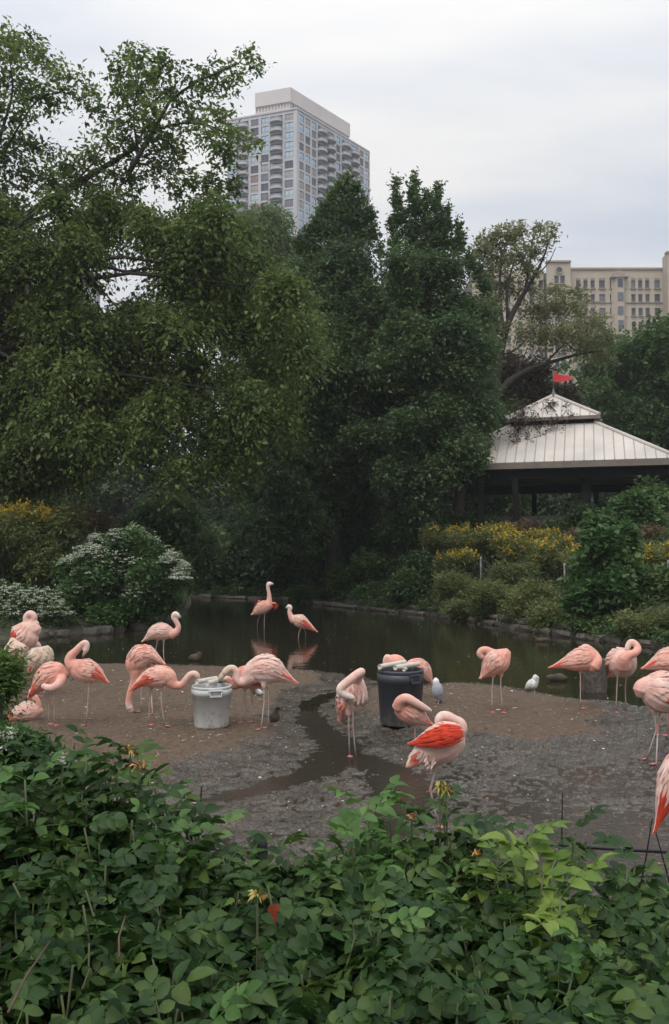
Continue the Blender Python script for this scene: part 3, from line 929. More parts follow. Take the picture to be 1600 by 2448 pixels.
mb = MB(); mb.box(X(1366.5), X(1584.5), TY - .25, TY - .005, Z(724.5), Z(723)); mb.build('string_course', tan2, tb)
oriel = MB()
ou0, ou1 = X(1461), X(1497)
zo0, zo1 = zb, Z(667)
P = [(ou0, TY - .01), (ou0 + 1.0, TY - 1.3), (ou1 - 1.0, TY - 1.3), (ou1, TY - .01)]
plan_prism(oriel, P[::1], zo0, zo1); oo = oriel.build('oriel_bay', tan, tb)
mb = MB(); mb.box(ou0 - .3, ou1 + .3, TY - 1.6, TY - .02, zo1 + .01, zo1 + .35); mb.box(ou0 + .5, ou1 - .5, TY - 1.3, TY - .03, zo1 + .36, zo1 + 1.2); mb.box(ou0 + 1.2, ou1 - 1.2, TY - 1.1, TY - .04, zo1 + 1.21, zo1 + 1.6); mb.build('oriel_pediment', tan2, tb)
for (v0, v1) in rows:
    w_ = put_window(tb, ((ou0 + ou1) / 2, TY - 1.36, Z(v1)), 0, 1.25, Z(v0) - Z(v1), R.choice([1, 3]), 0)
for (u, w) in cu:
    mb = MB(); mb.box(X(u - w / 2 - 1), X(u + w / 2 + 1), TY - .12, TY - .01, Z(666.5), Z(665)); mb.build('lintel', tan2, tb)
mb = MB(); mb.lathe([(0.9, 0), (0.9, .25), (.65, .25), (.65, .1), (.01, .1)], 16)
o = mb.build('roundel', tan2, tb); o.location = (X(1328), TY - 3.51, Z(657.5)); o.rotation_euler = (math.pi / 2, 0, 0)
mb = MB(); mb.lathe([(.62, .12), (.01, .13)], 14, cap0=False)
o2 = mb.build('roundel_glass', panes[1], tb); o2.location = (X(1328), TY - 3.52, Z(657.5)); o2.rotation_euler = (math.pi / 2, 0, 0)

# ------------------------------------------------------------------ house glimpsed through the big tree on the left
hs = tag(empty('town_house', D(60, 1240, 95)), 'pale house with a red brick ground storey glimpsed through the left tree', 'house')
hs.location.z = gz(hs.location.x, 95)
hz = hs.location.z
brick = simple('red_brick', (0.19, 0.075, 0.045), .9, .2, 3, .2)
pale = simple('pale_siding', (0.50, 0.51, 0.50), .8, .06, 2, .1)
zt1, zt2 = D(0, 785, 95).z - hz, D(0, 640, 95).z - hz
mb = MB(); mb.box(-12, 5.5, 0, 10, 0, zt1); mb.build('brick_wall', brick, hs)
mb = MB(); mb.box(-11.8, 5.3, .3, 9.8, zt1 + .01, zt2); mb.build('upper_wall', pale, hs)
mb = MB(); mb.add([(-12.4, -.4, zt2 + .01), (5.9, -.4, zt2 + .01), (5.9, 10.4, zt2 + .01), (-12.4, 10.4, zt2 + .01), (-9, 5, zt2 + 4), (2.5, 5, zt2 + 4)], [(3, 2, 1, 0), (0, 1, 5, 4), (1, 2, 5), (2, 3, 4, 5), (3, 0, 4)])
mb.build('roof', simple('house_roof', (.12, .12, .125), .8), hs)
for fl, zz in enumerate((zt1 + .9, zt1 + 4.0)):
    for x in (-10.2, -7.8, -5.4, -3.0, -.6, 1.8, 4.0):
        put_window(hs, (x, .2, zz), 0, 1.2, 1.9, R.choice([1, 3, 0]), 0)

# ------------------------------------------------------------------ foliage
def unit(a): return a / (np.linalg.norm(a, axis=-1, keepdims=True) + 1e-9)
def leaves_mesh(name, C, RAD, n_twigs, twig_len, per, leaf, wid, droop=0.3, up=0.2, spread=0.9, seed=1, inner=0.55, tint_clump=0.5, hang=0.25, wts=None, tv=0.5, out=0.9):
    """leafy twigs spread through ellipsoid clumps; each leaf is a folded kite of two triangles"""
    g = np.random.default_rng(seed)
    C = np.asarray(C, float); RAD = np.asarray(RAD, float)
    w = (RAD.prod(1)) ** (2 / 3.) if wts is None else np.asarray(wts, float)
    idx = g.choice(len(C), n_twigs, p=w / w.sum())
    d = unit(g.normal(size=(n_twigs, 3)))
    rad = inner + (1 - inner) * g.random((n_twigs, 1)) ** 0.6
    P0 = C[idx] + d * rad * RAD[idx]
    T = unit(d * np.array([1, 1, 0.7]) * out + g.normal(size=(n_twigs, 3)) * 0.55 + np.array([0, 0, up]))
    Lt = twig_len * (0.5 + g.random((n_twigs, 1)))
    ctint = g.random(len(C))
    t = (np.arange(per) + 0.5) / per
    side = np.where(np.arange(per) % 2 == 0, 1.0, -1.0)
    P = P0[:, None, :] + T[:, None, :] * (Lt[:, None, :] * (t[None, :, None] - 0.35))
    P[:, :, 2] -= droop * Lt * (t[None, :] ** 2)
    P += g.normal(size=P.shape) * leaf * 0.35
    S = unit(np.cross(T, np.array([0, 0, 1.0]) + g.normal(size=T.shape) * .2))
    ld = unit(T[:, None, :] * 0.55 + S[:, None, :] * side[None, :, None] * spread + g.normal(size=P.shape) * 0.45 + np.array([0, 0, -hang]))
    nrm = unit(np.array([0, 0, 1.0]) + g.normal(size=P.shape) * 0.6)
    wd = unit(np.cross(ld, nrm)); nr = np.cross(wd, ld)
    n = n_twigs * per
    P, ld, wd, nr = (a.reshape(n, 3) for a in (P, ld, wd, nr))
    ls = 0.42 + 1.05 * g.random((n, 1)); ll = leaf * ls; ww = wid * ls * (0.75 + 0.5 * g.random((n, 1)))
    mid = P + ld * ll * 0.42
    V = np.empty((n, 4, 3))
    V[:, 0] = P; V[:, 1] = mid + wd * ww * .5 + nr * ww * .18; V[:, 2] = P + ld * ll - nr * ll * .10; V[:, 3] = mid - wd * ww * .5 + nr * ww * .18
    k = np.arange(n)[:, None] * 4
    tri = np.concatenate([k + np.array([[0, 1, 2]]), k + np.array([[0, 2, 3]])], 0)
    tint = (1 - tint_clump) * g.random(n) + tint_clump * np.repeat(ctint[idx], per)
    tint = np.clip(0.5 + (tint - .5) * 2 * tv, 0, 1)
    return np_mesh(name, V.reshape(-1, 3), tri, {'tint': np.repeat(tint, 4)})
def clumps_px(lst, Y, dsp=2.0, seed=0, rd=None):
    """(u, v, ru, rv[, dy]) in measured pixels at distance Y -> centres, radii"""
    r = random.Random(seed); C, Q = [], []
    for c in lst:
        y = Y + (c[4] if len(c) > 4 else r.uniform(-dsp, dsp))
        p = D(c[0], c[1], y); s = px(y)
        C.append(tuple(p)); Q.append((c[2] * s, (rd if rd else (c[2] + c[3]) * .5 * s), c[3] * s))
    return C, Q
def clumps_poly(poly, n, rpx, Y, dsp, seed):
    r = random.Random(seed); out = []
    us = [p[0] for p in poly]; vs = [p[1] for p in poly]
    k = 0
    while len(out) < n and k < 20000:
        k += 1
        u, v = r.uniform(min(us), max(us)), r.uniform(min(vs), max(vs))
        rr = rpx * r.uniform(.7, 1.3)
        a = np.array([u]); b_ = np.array([v])
        if in_poly(a, b_, poly)[0] and seg_dist(a, b_, poly)[0] > rr * .55:
            if all((u - o[0]) ** 2 + (v - o[1]) ** 2 > (rpx * .45) ** 2 or r.random() < .25 for o in out):
                out.append((u, v, rr, rr * r.uniform(.65, .95), r.uniform(-dsp, dsp)))
    return out
bark_d = simple('bark_dark', (0.035, 0.029, 0.025), 0.95, 0.35, 6, 0.6, dist=.03)
bark_b = simple('bark_brown', (0.075, 0.057, 0.045), 0.95, 0.35, 5, 0.6, dist=.03)
def limbs(mb, trunk, r0, r1, clumps, n, seed, thick=.4):
    """tapered trunk plus limbs that run out from it to clumps of the crown"""
    g = random.Random(seed)
    tp = catmull([tuple(p) for p in trunk], 14)
    mb.tube([Vector(p) for p in tp], [r0 + (r1 - r0) * (i / 13) ** .8 for i in range(14)], 10)
    cs = clumps if len(clumps) <= n else g.sample(clumps, n)
    for c in cs:
        c = np.array(c)
        d = np.linalg.norm(tp - c, axis=1) + 2.2 * np.maximum(0, tp[:, 2] - c[2] + .5)
        i = int(np.argmin(d)); a = tp[i]
        m = (a + c) / 2 + np.array([g.uniform(-.4, .4), g.uniform(-.4, .4), .12 * np.linalg.norm(c - a)])
        pth = catmull([a, a * .6 + m * .4 + np.array([0, 0, .15]), m, c], 8)
        ra = min(.8 * (r0 + (r1 - r0) * (i / 13) ** .8), thick * (.10 + .035 * np.linalg.norm(c - a)))
        mb.tube([Vector(p) for p in pth], [max(.012, ra * (1 - .88 * k / 7)) for k in range(8)], 6)

lm_left = leafmat('leaf_big_tree', (0.030, 0.054, 0.015), (0.076, 0.114, 0.030), (0.145, 0.178, 0.050), 0.48, k=1.6)
lm_mid = leafmat('leaf_linden', (0.020, 0.038, 0.017), (0.043, 0.072, 0.029), (0.083, 0.115, 0.043), 0.42, k=2.1)
lm_willow = leafmat('leaf_willow', (0.075, 0.115, 0.042), (0.13, 0.18, 0.07), (0.19, 0.24, 0.10), 0.4, k=1.1)
lm_olive = leafmat('leaf_olive', (0.07, 0.078, 0.032), (0.13, 0.14, 0.06), (0.20, 0.20, 0.095), 0.45, k=1.5)
lm_brown = leafmat('leaf_brown', (0.028, 0.019, 0.012), (0.058, 0.040, 0.025), (0.09, 0.066, 0.04), 0.35, k=1.5)
lm_right = leafmat('leaf_right', (0.028, 0.060, 0.019), (0.060, 0.115, 0.034), (0.115, 0.175, 0.052), 0.42, k=1.3)
lm_far = leafmat('leaf_far', (0.018, 0.036, 0.015), (0.036, 0.062, 0.024), (0.06, 0.09, 0.034), 0.4, k=1.7)
lm_shrub = leafmat('leaf_shrub', (0.024, 0.048, 0.018), (0.056, 0.098, 0.030), (0.11, 0.16, 0.05), 0.42, k=1.35)
lm_weed = leafmat('leaf_weed', (0.05, 0.066, 0.022), (0.105, 0.125, 0.042), (0.18, 0.19, 0.07), 0.42, k=1.5)
lm_bright = leafmat('leaf_bright', (0.03, 0.068, 0.02), (0.062, 0.125, 0.035), (0.11, 0.18, 0.055), 0.42, k=1.2)
lm_dry = leafmat('leaf_dry', (0.075, 0.050, 0.028), (0.14, 0.10, 0.058), (0.21, 0.15, 0.09), 0.35, k=1.2)
lm_gold = leafmat('flower_gold', (0.34, 0.23, 0.015), (0.58, 0.41, 0.03), (0.72, 0.55, 0.06), .4, .7)
lm_white = leafmat('flower_white', (0.25, 0.28, 0.21), (0.43, 0.46, 0.36), (0.60, 0.62, 0.52), .3, .8)

# the big tree on the left: explicit airy boughs against the sky, dense drooping mass below
UP = [(10, 95, 55, 40), (60, 110, 45, 32), (105, 140, 55, 30), (160, 185, 60, 30), (30, 190, 70, 35), (95, 225, 80, 30), (190, 235, 45, 25), (235, 262, 30, 20), (10, 270, 45, 35), (65, 265, 35, 22),
      (40, 330, 70, 28), (20, 390, 80, 45), (110, 355, 55, 25), (150, 395, 60, 30), (215, 375, 50, 25), (120, 430, 90, 30), (250, 340, 35, 22), (225, 215, 25, 18),
      (305, 130, 22, 25), (290, 165, 35, 25), (340, 130, 30, 22), (360, 170, 45, 40), (330, 215, 50, 45), (280, 215, 28, 22), (395, 150, 30, 28), (400, 220, 40, 35), (370, 265, 40, 35), (300, 285, 50, 35), (350, 325, 60, 40),
      (300, 350, 50, 30), (400, 320, 45, 35), (440, 250, 35, 30), (455, 200, 35, 22), (500, 170, 40, 22), (540, 150, 35, 20), (590, 120, 22, 22), (608, 160, 20, 25), (560, 185, 35, 22), (510, 215, 35, 20),
      (470, 290, 45, 28), (520, 275, 40, 28), (500, 320, 45, 28), (550, 320, 35, 28), (595, 335, 35, 18), (545, 370, 22, 38), (520, 355, 25, 30), (610, 352, 16, 12), (430, 360, 25, 25), (380, 395, 70, 35), (300, 420, 80, 35), (440, 440, 60, 28), (500, 430, 25, 22), (520, 460, 50, 25), (555, 440, 20, 25), (220, 440, 70, 30),
      (-90, 120, 90, 60), (-100, 230, 90, 60), (-110, 340, 90, 60), (-60, 430, 80, 60), (-220, 250, 80, 80)]
TYL = 31.5
polyL = [(-260, 440), (0, 425), (150, 440), (300, 430), (440, 465), (560, 470), (660, 570), (735, 640), (750, 720), (815, 830), (790, 880), (735, 930), (745, 1000), (650, 1040), (600, 1100), (500, 1130), (480, 1195), (370, 1165), (250, 1180), (140, 1205), (0, 1205), (-260, 1150)]
lo = clumps_poly(polyL, 170, 58, TYL, 3.0, 3)
lo = [c for c in lo if not (((c[0] - 335) ** 2 / 75 ** 2 + (c[1] - 640) ** 2 / 90 ** 2) < 1)]
CU, QU = clumps_px(UP, TYL, 1.6, 1); CL, QL = clumps_px(lo, TYL, 3.0, 2)
trk = D(-190, 1290, TYL); trk.z = gz(trk.x, trk.y) - .2
big = tag(empty('overhanging_tree', trk), 'large spreading tree with long drooping leafy boughs over the left bank', 'tree')
Pi = big.matrix_world.inverted() if False else None
mb = MB()
tpts = [trk, D(-185, 1000, TYL), D(-150, 800, TYL), D(-60, 640, TYL), D(60, 520, TYL), D(200, 430, TYL), D(330, 350, TYL)]
limbs(mb, tpts, .42, .07, CL, 26, 4, .3)
def bough(mb, pts, r0, r1, Y, n=10, k=7):
    c = catmull([tuple(D(u, v, Y + (dy[0] if dy else 0))) for (u, v, *dy) in pts], n)
    mb.tube([Vector(p) for p in c], [r0 + (r1 - r0) * i / (n - 1) for i in range(n)], k)
bough(mb, [(310, 410), (345, 350), (375, 300), (400, 250), (440, 215), (500, 180), (560, 160), (605, 110)], .10, .012, TYL - 1)
bough(mb, [(375, 310), (430, 295), (500, 300), (590, 340)], .06, .012, TYL - 1)
bough(mb, [(330, 360), (320, 280), (330, 200), (345, 120)], .045, .01, TYL - .6)
bough(mb, [(-40, 620), (20, 560), (120, 480), (215, 400), (250, 330)], .10, .015, TYL - 1.5)
bough(mb, [(-150, 700), (-60, 820), (20, 850), (50, 890), (75, 930), (80, 1000)], .09, .03, TYL - 2.0)
bough(mb, [(-60, 640), (60, 700), (120, 790), (165, 860), (190, 950), (200, 1040)], .06, .012, TYL - 1.6)
bough(mb, [(-60, 560), (120, 600), (300, 650), (370, 640), (480, 690), (550, 780), (600, 850)], .075, .014, TYL - 1.2)
bough(mb, [(180, 620), (300, 760), (360, 860), (420, 930), (480, 1010)], .035, .01, TYL - 1.8)
bough(mb, [(130, 800), (220, 930), (290, 1000), (340, 1060)], .03, .01, TYL - 1.8)
bough(mb, [(-40, 500), (0, 330), (30, 220), (20, 120)], .09, .012, TYL - .5)
bough(mb, [(0, 380), (90, 240), (180, 220)], .05, .01, TYL - .5)
def world_parts(root, parts):
    """meshes are built in world space; hang them on the root without moving them"""
    for o in parts:
        o.parent = root
        o.matrix_parent_inverse = Matrix.Translation(-Vector(root.location))
world_parts(big, [mb.build('trunk', bark_d, smooth=True),
                  link('upper_foliage', leaves_mesh('upper_foliage', CU, QU, 2250, .8, 9, .205, .10, .35, .1, seed=21, inner=.0, tv=.6), lm_left),
                  link('crown', leaves_mesh('crown', CL, QL, 22500, 1.2, 10, .19, .094, .85, -.1, seed=22, hang=.6, inner=.0, tv=.62, tint_clump=.25), lm_left)])

# the two tall dense trees in the middle
def dense_tree(name, label, poly, n, rpx, Y, dsp, trunk, r0, seed, twigs, mat, leaf=.26, extra=None, tl=.7, per=8, nl=16, group=None, wid=None, droop=.25, up=.25, hang=.3, bark=bark_d, inner=.1):
    cl = clumps_poly(poly, n, rpx, Y, dsp, seed)
    C, Q = clumps_px(cl, Y, dsp, seed)
    base = D(*trunk[0], Y); base.z = gz(base.x, base.y) - .2
    root = tag(empty(name, base), label, 'tree', group)
    mb = MB(); limbs(mb, [base] + [D(u, v, Y) for u, v in trunk[1:]], r0, .05, C, nl, seed, .5)
    world_parts(root, [mb.build('trunk', bark, smooth=True), link('crown', leaves_mesh('crown', C, Q, twigs, tl, per, leaf, wid or leaf * .55, droop, up, seed=seed + 50, hang=hang, inner=inner, tint_clump=.3), mat)])
    if extra:      # loose upright sprays that make the ragged top
        C, Q = clumps_px(extra, Y, 1.2, seed + 3)
        world_parts(root, [link('crown_top', leaves_mesh('crown_top', C, Q, 62 * len(extra), .62, 9, leaf, leaf * .55, .05, 2.2, seed=seed + 60, hang=.1, inner=0, tint_clump=.3, out=.35), mat)])
    return root
spike = lambda pts: [(u, v, ru, rv, 0) for u, v, ru, rv in pts]
dense_tree('tall_tree', 'tall dense dark green tree whose pointed top stands before the high rise',
           [(700, 640), (740, 600), (785, 560), (830, 540), (870, 560), (900, 610), (930, 660), (960, 700), (980, 850), (960, 1000), (930, 1180), (900, 1280), (780, 1310), (640, 1320), (560, 1290), (560, 1120), (620, 950), (680, 800)],
           70, 62, 42, 3.0, [(790, 1330), (800, 1100), (810, 800), (825, 520)], .38, 31, 25000, lm_mid, leaf=.185, extra=spike([(830, 432, 8, 14), (812, 452, 10, 16), (850, 454, 10, 16), (832, 468, 18, 18), (795, 480, 10, 18), (868, 487, 10, 18), (780, 507, 14, 20), (830, 497, 30, 22), (885, 522, 10, 20), (760, 532, 12, 20), (735, 562, 12, 20), (715, 592, 10, 20), (800, 522, 26, 22), (860, 527, 24, 22), (895, 562, 10, 22), (908, 602, 8, 20), (770, 557, 26, 22), (740, 592, 22, 22), (830, 530, 34, 20), (800, 560, 40, 22), (860, 565, 34, 22)]))
dense_tree('tall_tree', 'tall dense dark green tree with a ragged twin top beside the pavilion',
           [(925, 670), (925, 620), (945, 590), (965, 570), (1000, 565), (1040, 570), (1070, 600), (1095, 640), (1120, 680), (1165, 700), (1180, 800), (1190, 900), (1205, 1000), (1190, 1090), (1130, 1160), (1060, 1215), (950, 1250), (900, 1260), (900, 1000), (900, 800)],
           62, 56, 40, 2.6, [(1085, 1270), (1100, 1180), (1115, 1100), (1050, 900), (1000, 600), (990, 470)], .34, 32, 20000, lm_mid, leaf=.18,
           extra=spike([(945, 447, 7, 15), (990, 434, 7, 15), (1048, 457, 7, 15), (1022, 472, 7, 12), (950, 482, 12, 20), (990, 467, 12, 22), (1000, 502, 26, 22), (1040, 497, 14, 24), (1070, 512, 8, 18), (1095, 547, 8, 20), (960, 522, 18, 24), (1060, 542, 22, 22), (1100, 587, 12, 20), (1020, 542, 30, 24), (938, 542, 9, 22), (1120, 627, 12, 18), (1085, 592, 22, 22), (1140, 652, 12, 18), (1160, 692, 14, 18), (980, 560, 30, 22), (1040, 580, 34, 22), (945, 590, 14, 24), (1000, 600, 40, 24)]), bark=bark_b)
dense_tree('willow_tree', 'pale feathery willow crown rising behind the big left tree',
           [(440, 520), (520, 475), (600, 462), (680, 470), (720, 520), (760, 640), (760, 800), (600, 900), (430, 800)], 34, 60, 64, 3.0,
           [(600, 1310), (600, 900), (600, 600)], .4, 33, 6200, lm_willow, leaf=.42, wid=.09, tl=1.3, per=10, droop=1.0, up=.1, hang=.9)
dense_tree('round_tree', 'broad rounded green tree standing behind the pavilion',
           [(1385, 830), (1420, 775), (1480, 750), (1560, 745), (1640, 735), (1780, 760), (1800, 1150), (1560, 1180), (1440, 1130), (1400, 960)], 46, 70, 62, 4.0,
           [(1560, 1260), (1560, 1000), (1570, 820)], .4, 34, 12500, lm_right, leaf=.30)
dense_tree('rear_tree', 'green tree seen between the pavilion posts behind the tall trees',
           [(1040, 900), (1200, 960), (1260, 1000), (1260, 1240), (1040, 1240)], 16, 60, 56, 2.0, [(1150, 1300), (1150, 1100), (1150, 950)], .25, 36, 2400, lm_shrub, leaf=.34)
# the leaning sparse tree and the brown one behind it
st_base = D(1172, 1100, 54); st_base.z = gz(st_base.x, st_base.y) - .2
stree = tag(empty('leaning_tree', st_base), 'sparse tree with dark bare limbs leaning over the pavilion roof', 'tree')
mb = MB()
bough(mb, [(1165, 1200), (1172, 1060), (1180, 960), (1187, 900), (1200, 830), (1215, 770), (1245, 715), (1275, 665), (1298, 620), (1318, 560)], .40, .03, 54, 14, 10)
bough(mb, [(1180, 960), (1215, 915), (1260, 885), (1320, 865), (1380, 848), (1440, 838)], .24, .04, 54, 12, 8)
bough(mb, [(1205, 800), (1195, 700), (1200, 620), (1215, 560)], .12, .02, 54)
bough(mb, [(1215, 770), (1212, 700), (1225, 640), (1240, 580)], .12, .02, 54)
bough(mb, [(1255, 700), (1270, 610), (1275, 560)], .10, .02, 54)
bough(mb, [(1270, 672), (1310, 630), (1330, 590)], .06, .015, 54)
bough(mb, [(1230, 905), (1250, 860), (1262, 830)], .09, .02, 54)
bough(mb, [(1300, 872), (1350, 820), (1380, 770)], .08, .02, 54)
bough(mb, [(1195, 850), (1240, 830), (1300, 760)], .08, .02, 54)
bough(mb, [(1187, 890), (1170, 870), (1165, 850)], .14, .03, 54)
S1 = [(1150, 600, 35, 30), (1180, 570, 35, 30), (1215, 560, 30, 30), (1245, 550, 25, 28), (1160, 650, 35, 35), (1200, 620, 35, 35), (1240, 610, 28, 35), (1275, 600, 22, 25), (1210, 680, 35, 30), (1165, 720, 35, 40), (1290, 545, 20, 18), (1320, 545, 20, 14), (1180, 780, 30, 35), (1150, 790, 25, 40), (1265, 650, 22, 22), (1300, 570, 18, 16)]
S2 = [(1280, 740, 45, 30), (1330, 730, 45, 30), (1380, 740, 45, 32), (1420, 770, 40, 32), (1350, 790, 55, 35), (1300, 800, 45, 30), (1400, 820, 50, 30), (1450, 800, 30, 25), (1250, 790, 35, 30), (1440, 850, 30, 22), (1330, 690, 35, 20), (1370, 700, 30, 18), (1270, 690, 25, 20)]
C1, Q1 = clumps_px(S1, 54, 1.5, 5); C2, Q2 = clumps_px(S2, 54, 1.5, 6)
world_parts(stree, [mb.build('trunk', bark_d, smooth=True), link('crown', leaves_mesh('crown', C1, Q1, 1200, .9, 8, .24, .11, .5, .2, seed=71, inner=0), lm_olive),
                    link('lower_crown', leaves_mesh('lower_crown', C2, Q2, 1100, .9, 8, .22, .10, .6, 0, seed=72, inner=0), lm_olive)])
dense_tree('browning_tree', 'brown leaved tree standing between the tall trees and the pavilion', [(1130, 880), (1200, 840), (1300, 860), (1380, 900), (1370, 1010), (1180, 1010), (1130, 960)], 18, 45, 58, 2.0, [(1260, 1260), (1250, 1050), (1250, 930)], .2, 37, 2600, lm_brown, leaf=.3)
# masses of far trees and undergrowth that read as one
far = []
for u in range(-150, 1800, 75):
    for v in (930, 1010, 1090, 1160, 1220, 1270, 1320):
        far.append((u + R.uniform(-30, 30), v + R.uniform(-30, 30), 75, 60, R.uniform(-4, 6)))
C, Q = clumps_px(far, 78, 4, 9)
tag(link('distant_wood', leaves_mesh('distant_wood', C, Q, 17000, 1.0, 7, .50, .33, .3, .2, seed=91), lm_far), 'dark distant wood closing the view behind the trees', 'wood', kind='stuff')
und = []
for u in range(440, 1180, 55):
    for v in (1285, 1340):
        und.append((u + R.uniform(-20, 20), v + R.uniform(-20, 20) + (0 if u > 800 else 20), 50, 42, R.uniform(-1, 1) - (u - 440) * .014))
C, Q = clumps_px(und, 50, 1.5, 10)
tag(link('undergrowth', leaves_mesh('undergrowth', C, Q, 9000, .6, 7, .28, .16, .3, .3, seed=92), lm_mid), 'dark undergrowth beneath the tall trees', 'undergrowth', kind='stuff')

# ------------------------------------------------------------------ plants of the banks
stem_m = simple('plant_stem', (0.05, 0.062, 0.026), .8, .3, 12, 0)
def shrub(name, label, cat, clumps, Y, twigs, leaf, mat, seed, wid=None, flowers=None, group=None, tl=.35, per=7, droop=.3, up=.35, hang=.25, dsp=.6, stems=8, inner=.3):
    C, Q = clumps_px(clumps, Y, dsp, seed)
    bx = sum(c[0] for c in C) / len(C); by = sum(c[1] for c in C) / len(C)
    root = tag(empty(name, (bx, by, gz(bx, by))), label, cat, group)
    parts = [link('foliage', leaves_mesh('foliage', C, Q, twigs, tl, per, leaf, wid or leaf * .5, droop, up, seed=seed, hang=hang, inner=inner), mat)]
    mb = MB(); r = random.Random(seed)
    for k in range(min(stems, 3 * len(C))):
        c = C[k % len(C)]; z0 = gz(bx + (c[0] - bx) * .4, by + (c[1] - by) * .4) - .1
        mb.tube([(bx + (c[0] - bx) * .4, by + (c[1] - by) * .4, z0), (bx + (c[0] - bx) * .8, by + (c[1] - by) * .8, (z0 + c[2]) / 2), (c[0] + r.uniform(-.1, .1), c[1], c[2])], [.03, .022, .01], 5)
    parts.append(mb.build('stems', stem_m))
    if flowers:
        FC, FQ, n, fl, fm, kind = flowers
        parts.append(tag(link('flowers', flower_mesh(FC, FQ, n, fl, kind, seed + 7), fm), kind='stuff'))
    world_parts(root, parts)
    return root
def flower_mesh(C, Q, n, size, kind, seed):
    g = np.random.default_rng(seed)
    C = np.asarray(C, float); Q = np.asarray(Q, float)
    idx = g.integers(0, len(C), n)
    d = unit(g.normal(size=(n, 3))); d[:, 2] = np.abs(d[:, 2]) * 1.1; d[:, 1] -= .35; d = unit(d)
    H0 = C[idx] + d * Q[idx] * (0.7 + .6 * g.random((n, 1)))
    if kind == 'umbel':      # flat heads of many small florets
        per = 9
        a = g.random((n, per)) * 6.283; r = np.sqrt(g.random((n, per))) * size
        off = np.stack([np.cos(a) * r, np.sin(a) * r, (g.random((n, per)) - .5) * size * .4], -1)
    else:                    # plume: arching spike of florets
        per = 16
        t = g.random((n, per)); lean = unit(g.normal(size=(n, 1, 3)) * np.array([1, 1, .2]) + np.array([0, 0, 1.2]))
        off = lean * (t[:, :, None] * size * 2.4) + g.normal(size=(n, per, 3)) * (size * .28 * (1.1 - t))[:, :, None]
    P = (H0[:, None, :] + off).reshape(-1, 3); m_ = len(P)
    s = size * (.28 if kind == 'umbel' else .24) * (.7 + .6 * g.random((m_, 1)))
    ax = unit(g.normal(size=(m_, 3)) * np.array([1, 1, .35])); nn = unit(g.normal(size=(m_, 3)) * .5 + np.array([0, -.25, 1])); bx = unit(np.cross(nn, ax)); ax = np.cross(bx, nn)
    V = np.stack([P - ax * s, P - bx * s * .8, P + ax * s, P + bx * s * .8], 1).reshape(-1, 3)
    k = np.arange(m_)[:, None] * 4
    tri = np.concatenate([k + np.array([[0, 1, 2]]), k + np.array([[0, 2, 3]])], 0)
    return np_mesh('flowers', V, tri, {'tint': np.repeat(g.random(m_), 4)})
# left bank: the white flowering bush and its neighbours
WB = [(215, 1335, 38, 30), (255, 1318, 40, 32), (300, 1298, 34, 28), (340, 1302, 36, 32), (372, 1330, 32, 30), (410, 1345, 28, 26), (430, 1385, 20, 24), (190, 1375, 36, 30), (240, 1370, 46, 34), (300, 1350, 46, 36), (350, 1370, 46, 34), (395, 1395, 36, 30), (170, 1420, 34, 30), (220, 1420, 48, 34), (280, 1410, 48, 34), (340, 1425, 46, 34),
      (390, 1440, 36, 28), (200, 1468, 42, 28), (260, 1465, 48, 28), (320, 1470, 42, 26), (160, 1350, 20, 18), (440, 1360, 12, 16), (318, 1272, 14, 16), (230, 1292, 16, 16), (275, 1280, 14, 14)]
C, Q = clumps_px(WB, 27.6, .8, 3)
shrub('flowering_bush', 'large rounded bush covered in white flower heads on the left bank', 'bush', WB, 27.6, 4600, .13, lm_bright, 301, wid=.06, flowers=(C[:16] + C[:8] + C[20:], Q[:16] + Q[:8] + Q[20:], 1000, .10, lm_white, 'umbel'), dsp=.8, inner=0, tl=.5)
WL = [(20, 1430, 60, 35), (90, 1440, 50, 32), (-60, 1420, 60, 40), (40, 1470, 60, 30), (130, 1470, 40, 30)]
C, Q = clumps_px(WL, 26.6, .5, 4)
shrub('flowering_bush', 'low white flowered plants behind the preening flamingos on the left', 'bush', WL, 26.6, 1300, .12, lm_shrub, 302, wid=.055, flowers=(C, Q, 420, .085, lm_white, 'umbel'))
LG = [(-60, 1290, 80, 60), (40, 1320, 70, 60), (110, 1340, 60, 60), (30, 1390, 80, 50), (120, 1400, 60, 50), (160, 1250, 45, 50), (160, 1310, 45, 50)]
shrub('leafy_bush', 'green leafy bush beside the white flowering bush on the left bank', 'bush', LG, 29.5, 2600, .15, lm_weed, 303, wid=.06)
GL = [(0, 1255, 50, 30), (60, 1245, 50, 30), (110, 1260, 40, 30), (-70, 1250, 50, 35), (40, 1290, 80, 35)]
C, Q = clumps_px(GL[:4], 29.5, .5, 5)
shrub('goldenrod', 'bank of yellow goldenrod under the big left tree', 'flowers', GL, 29.5, 1300, .15, lm_weed, 304, wid=.04, flowers=(C, Q, 260, .15, lm_gold, 'plume'), up=.9)
DR = [(230, 1260, 50, 30), (190, 1240, 40, 28)]
shrub('dry_bush', 'reddish brown dry bush behind the white flowering bush', 'bush', DR, 31, 700, .16, lm_dry, 305, wid=.05)
shrub('dark_bush', 'dark green bush by the inlet at the foot of the big tree', 'bush', [(330, 1280, 80, 50), (430, 1270, 70, 60), (480, 1320, 50, 60), (400, 1220, 80, 50)], 37, 2400, .19, lm_mid, 306)
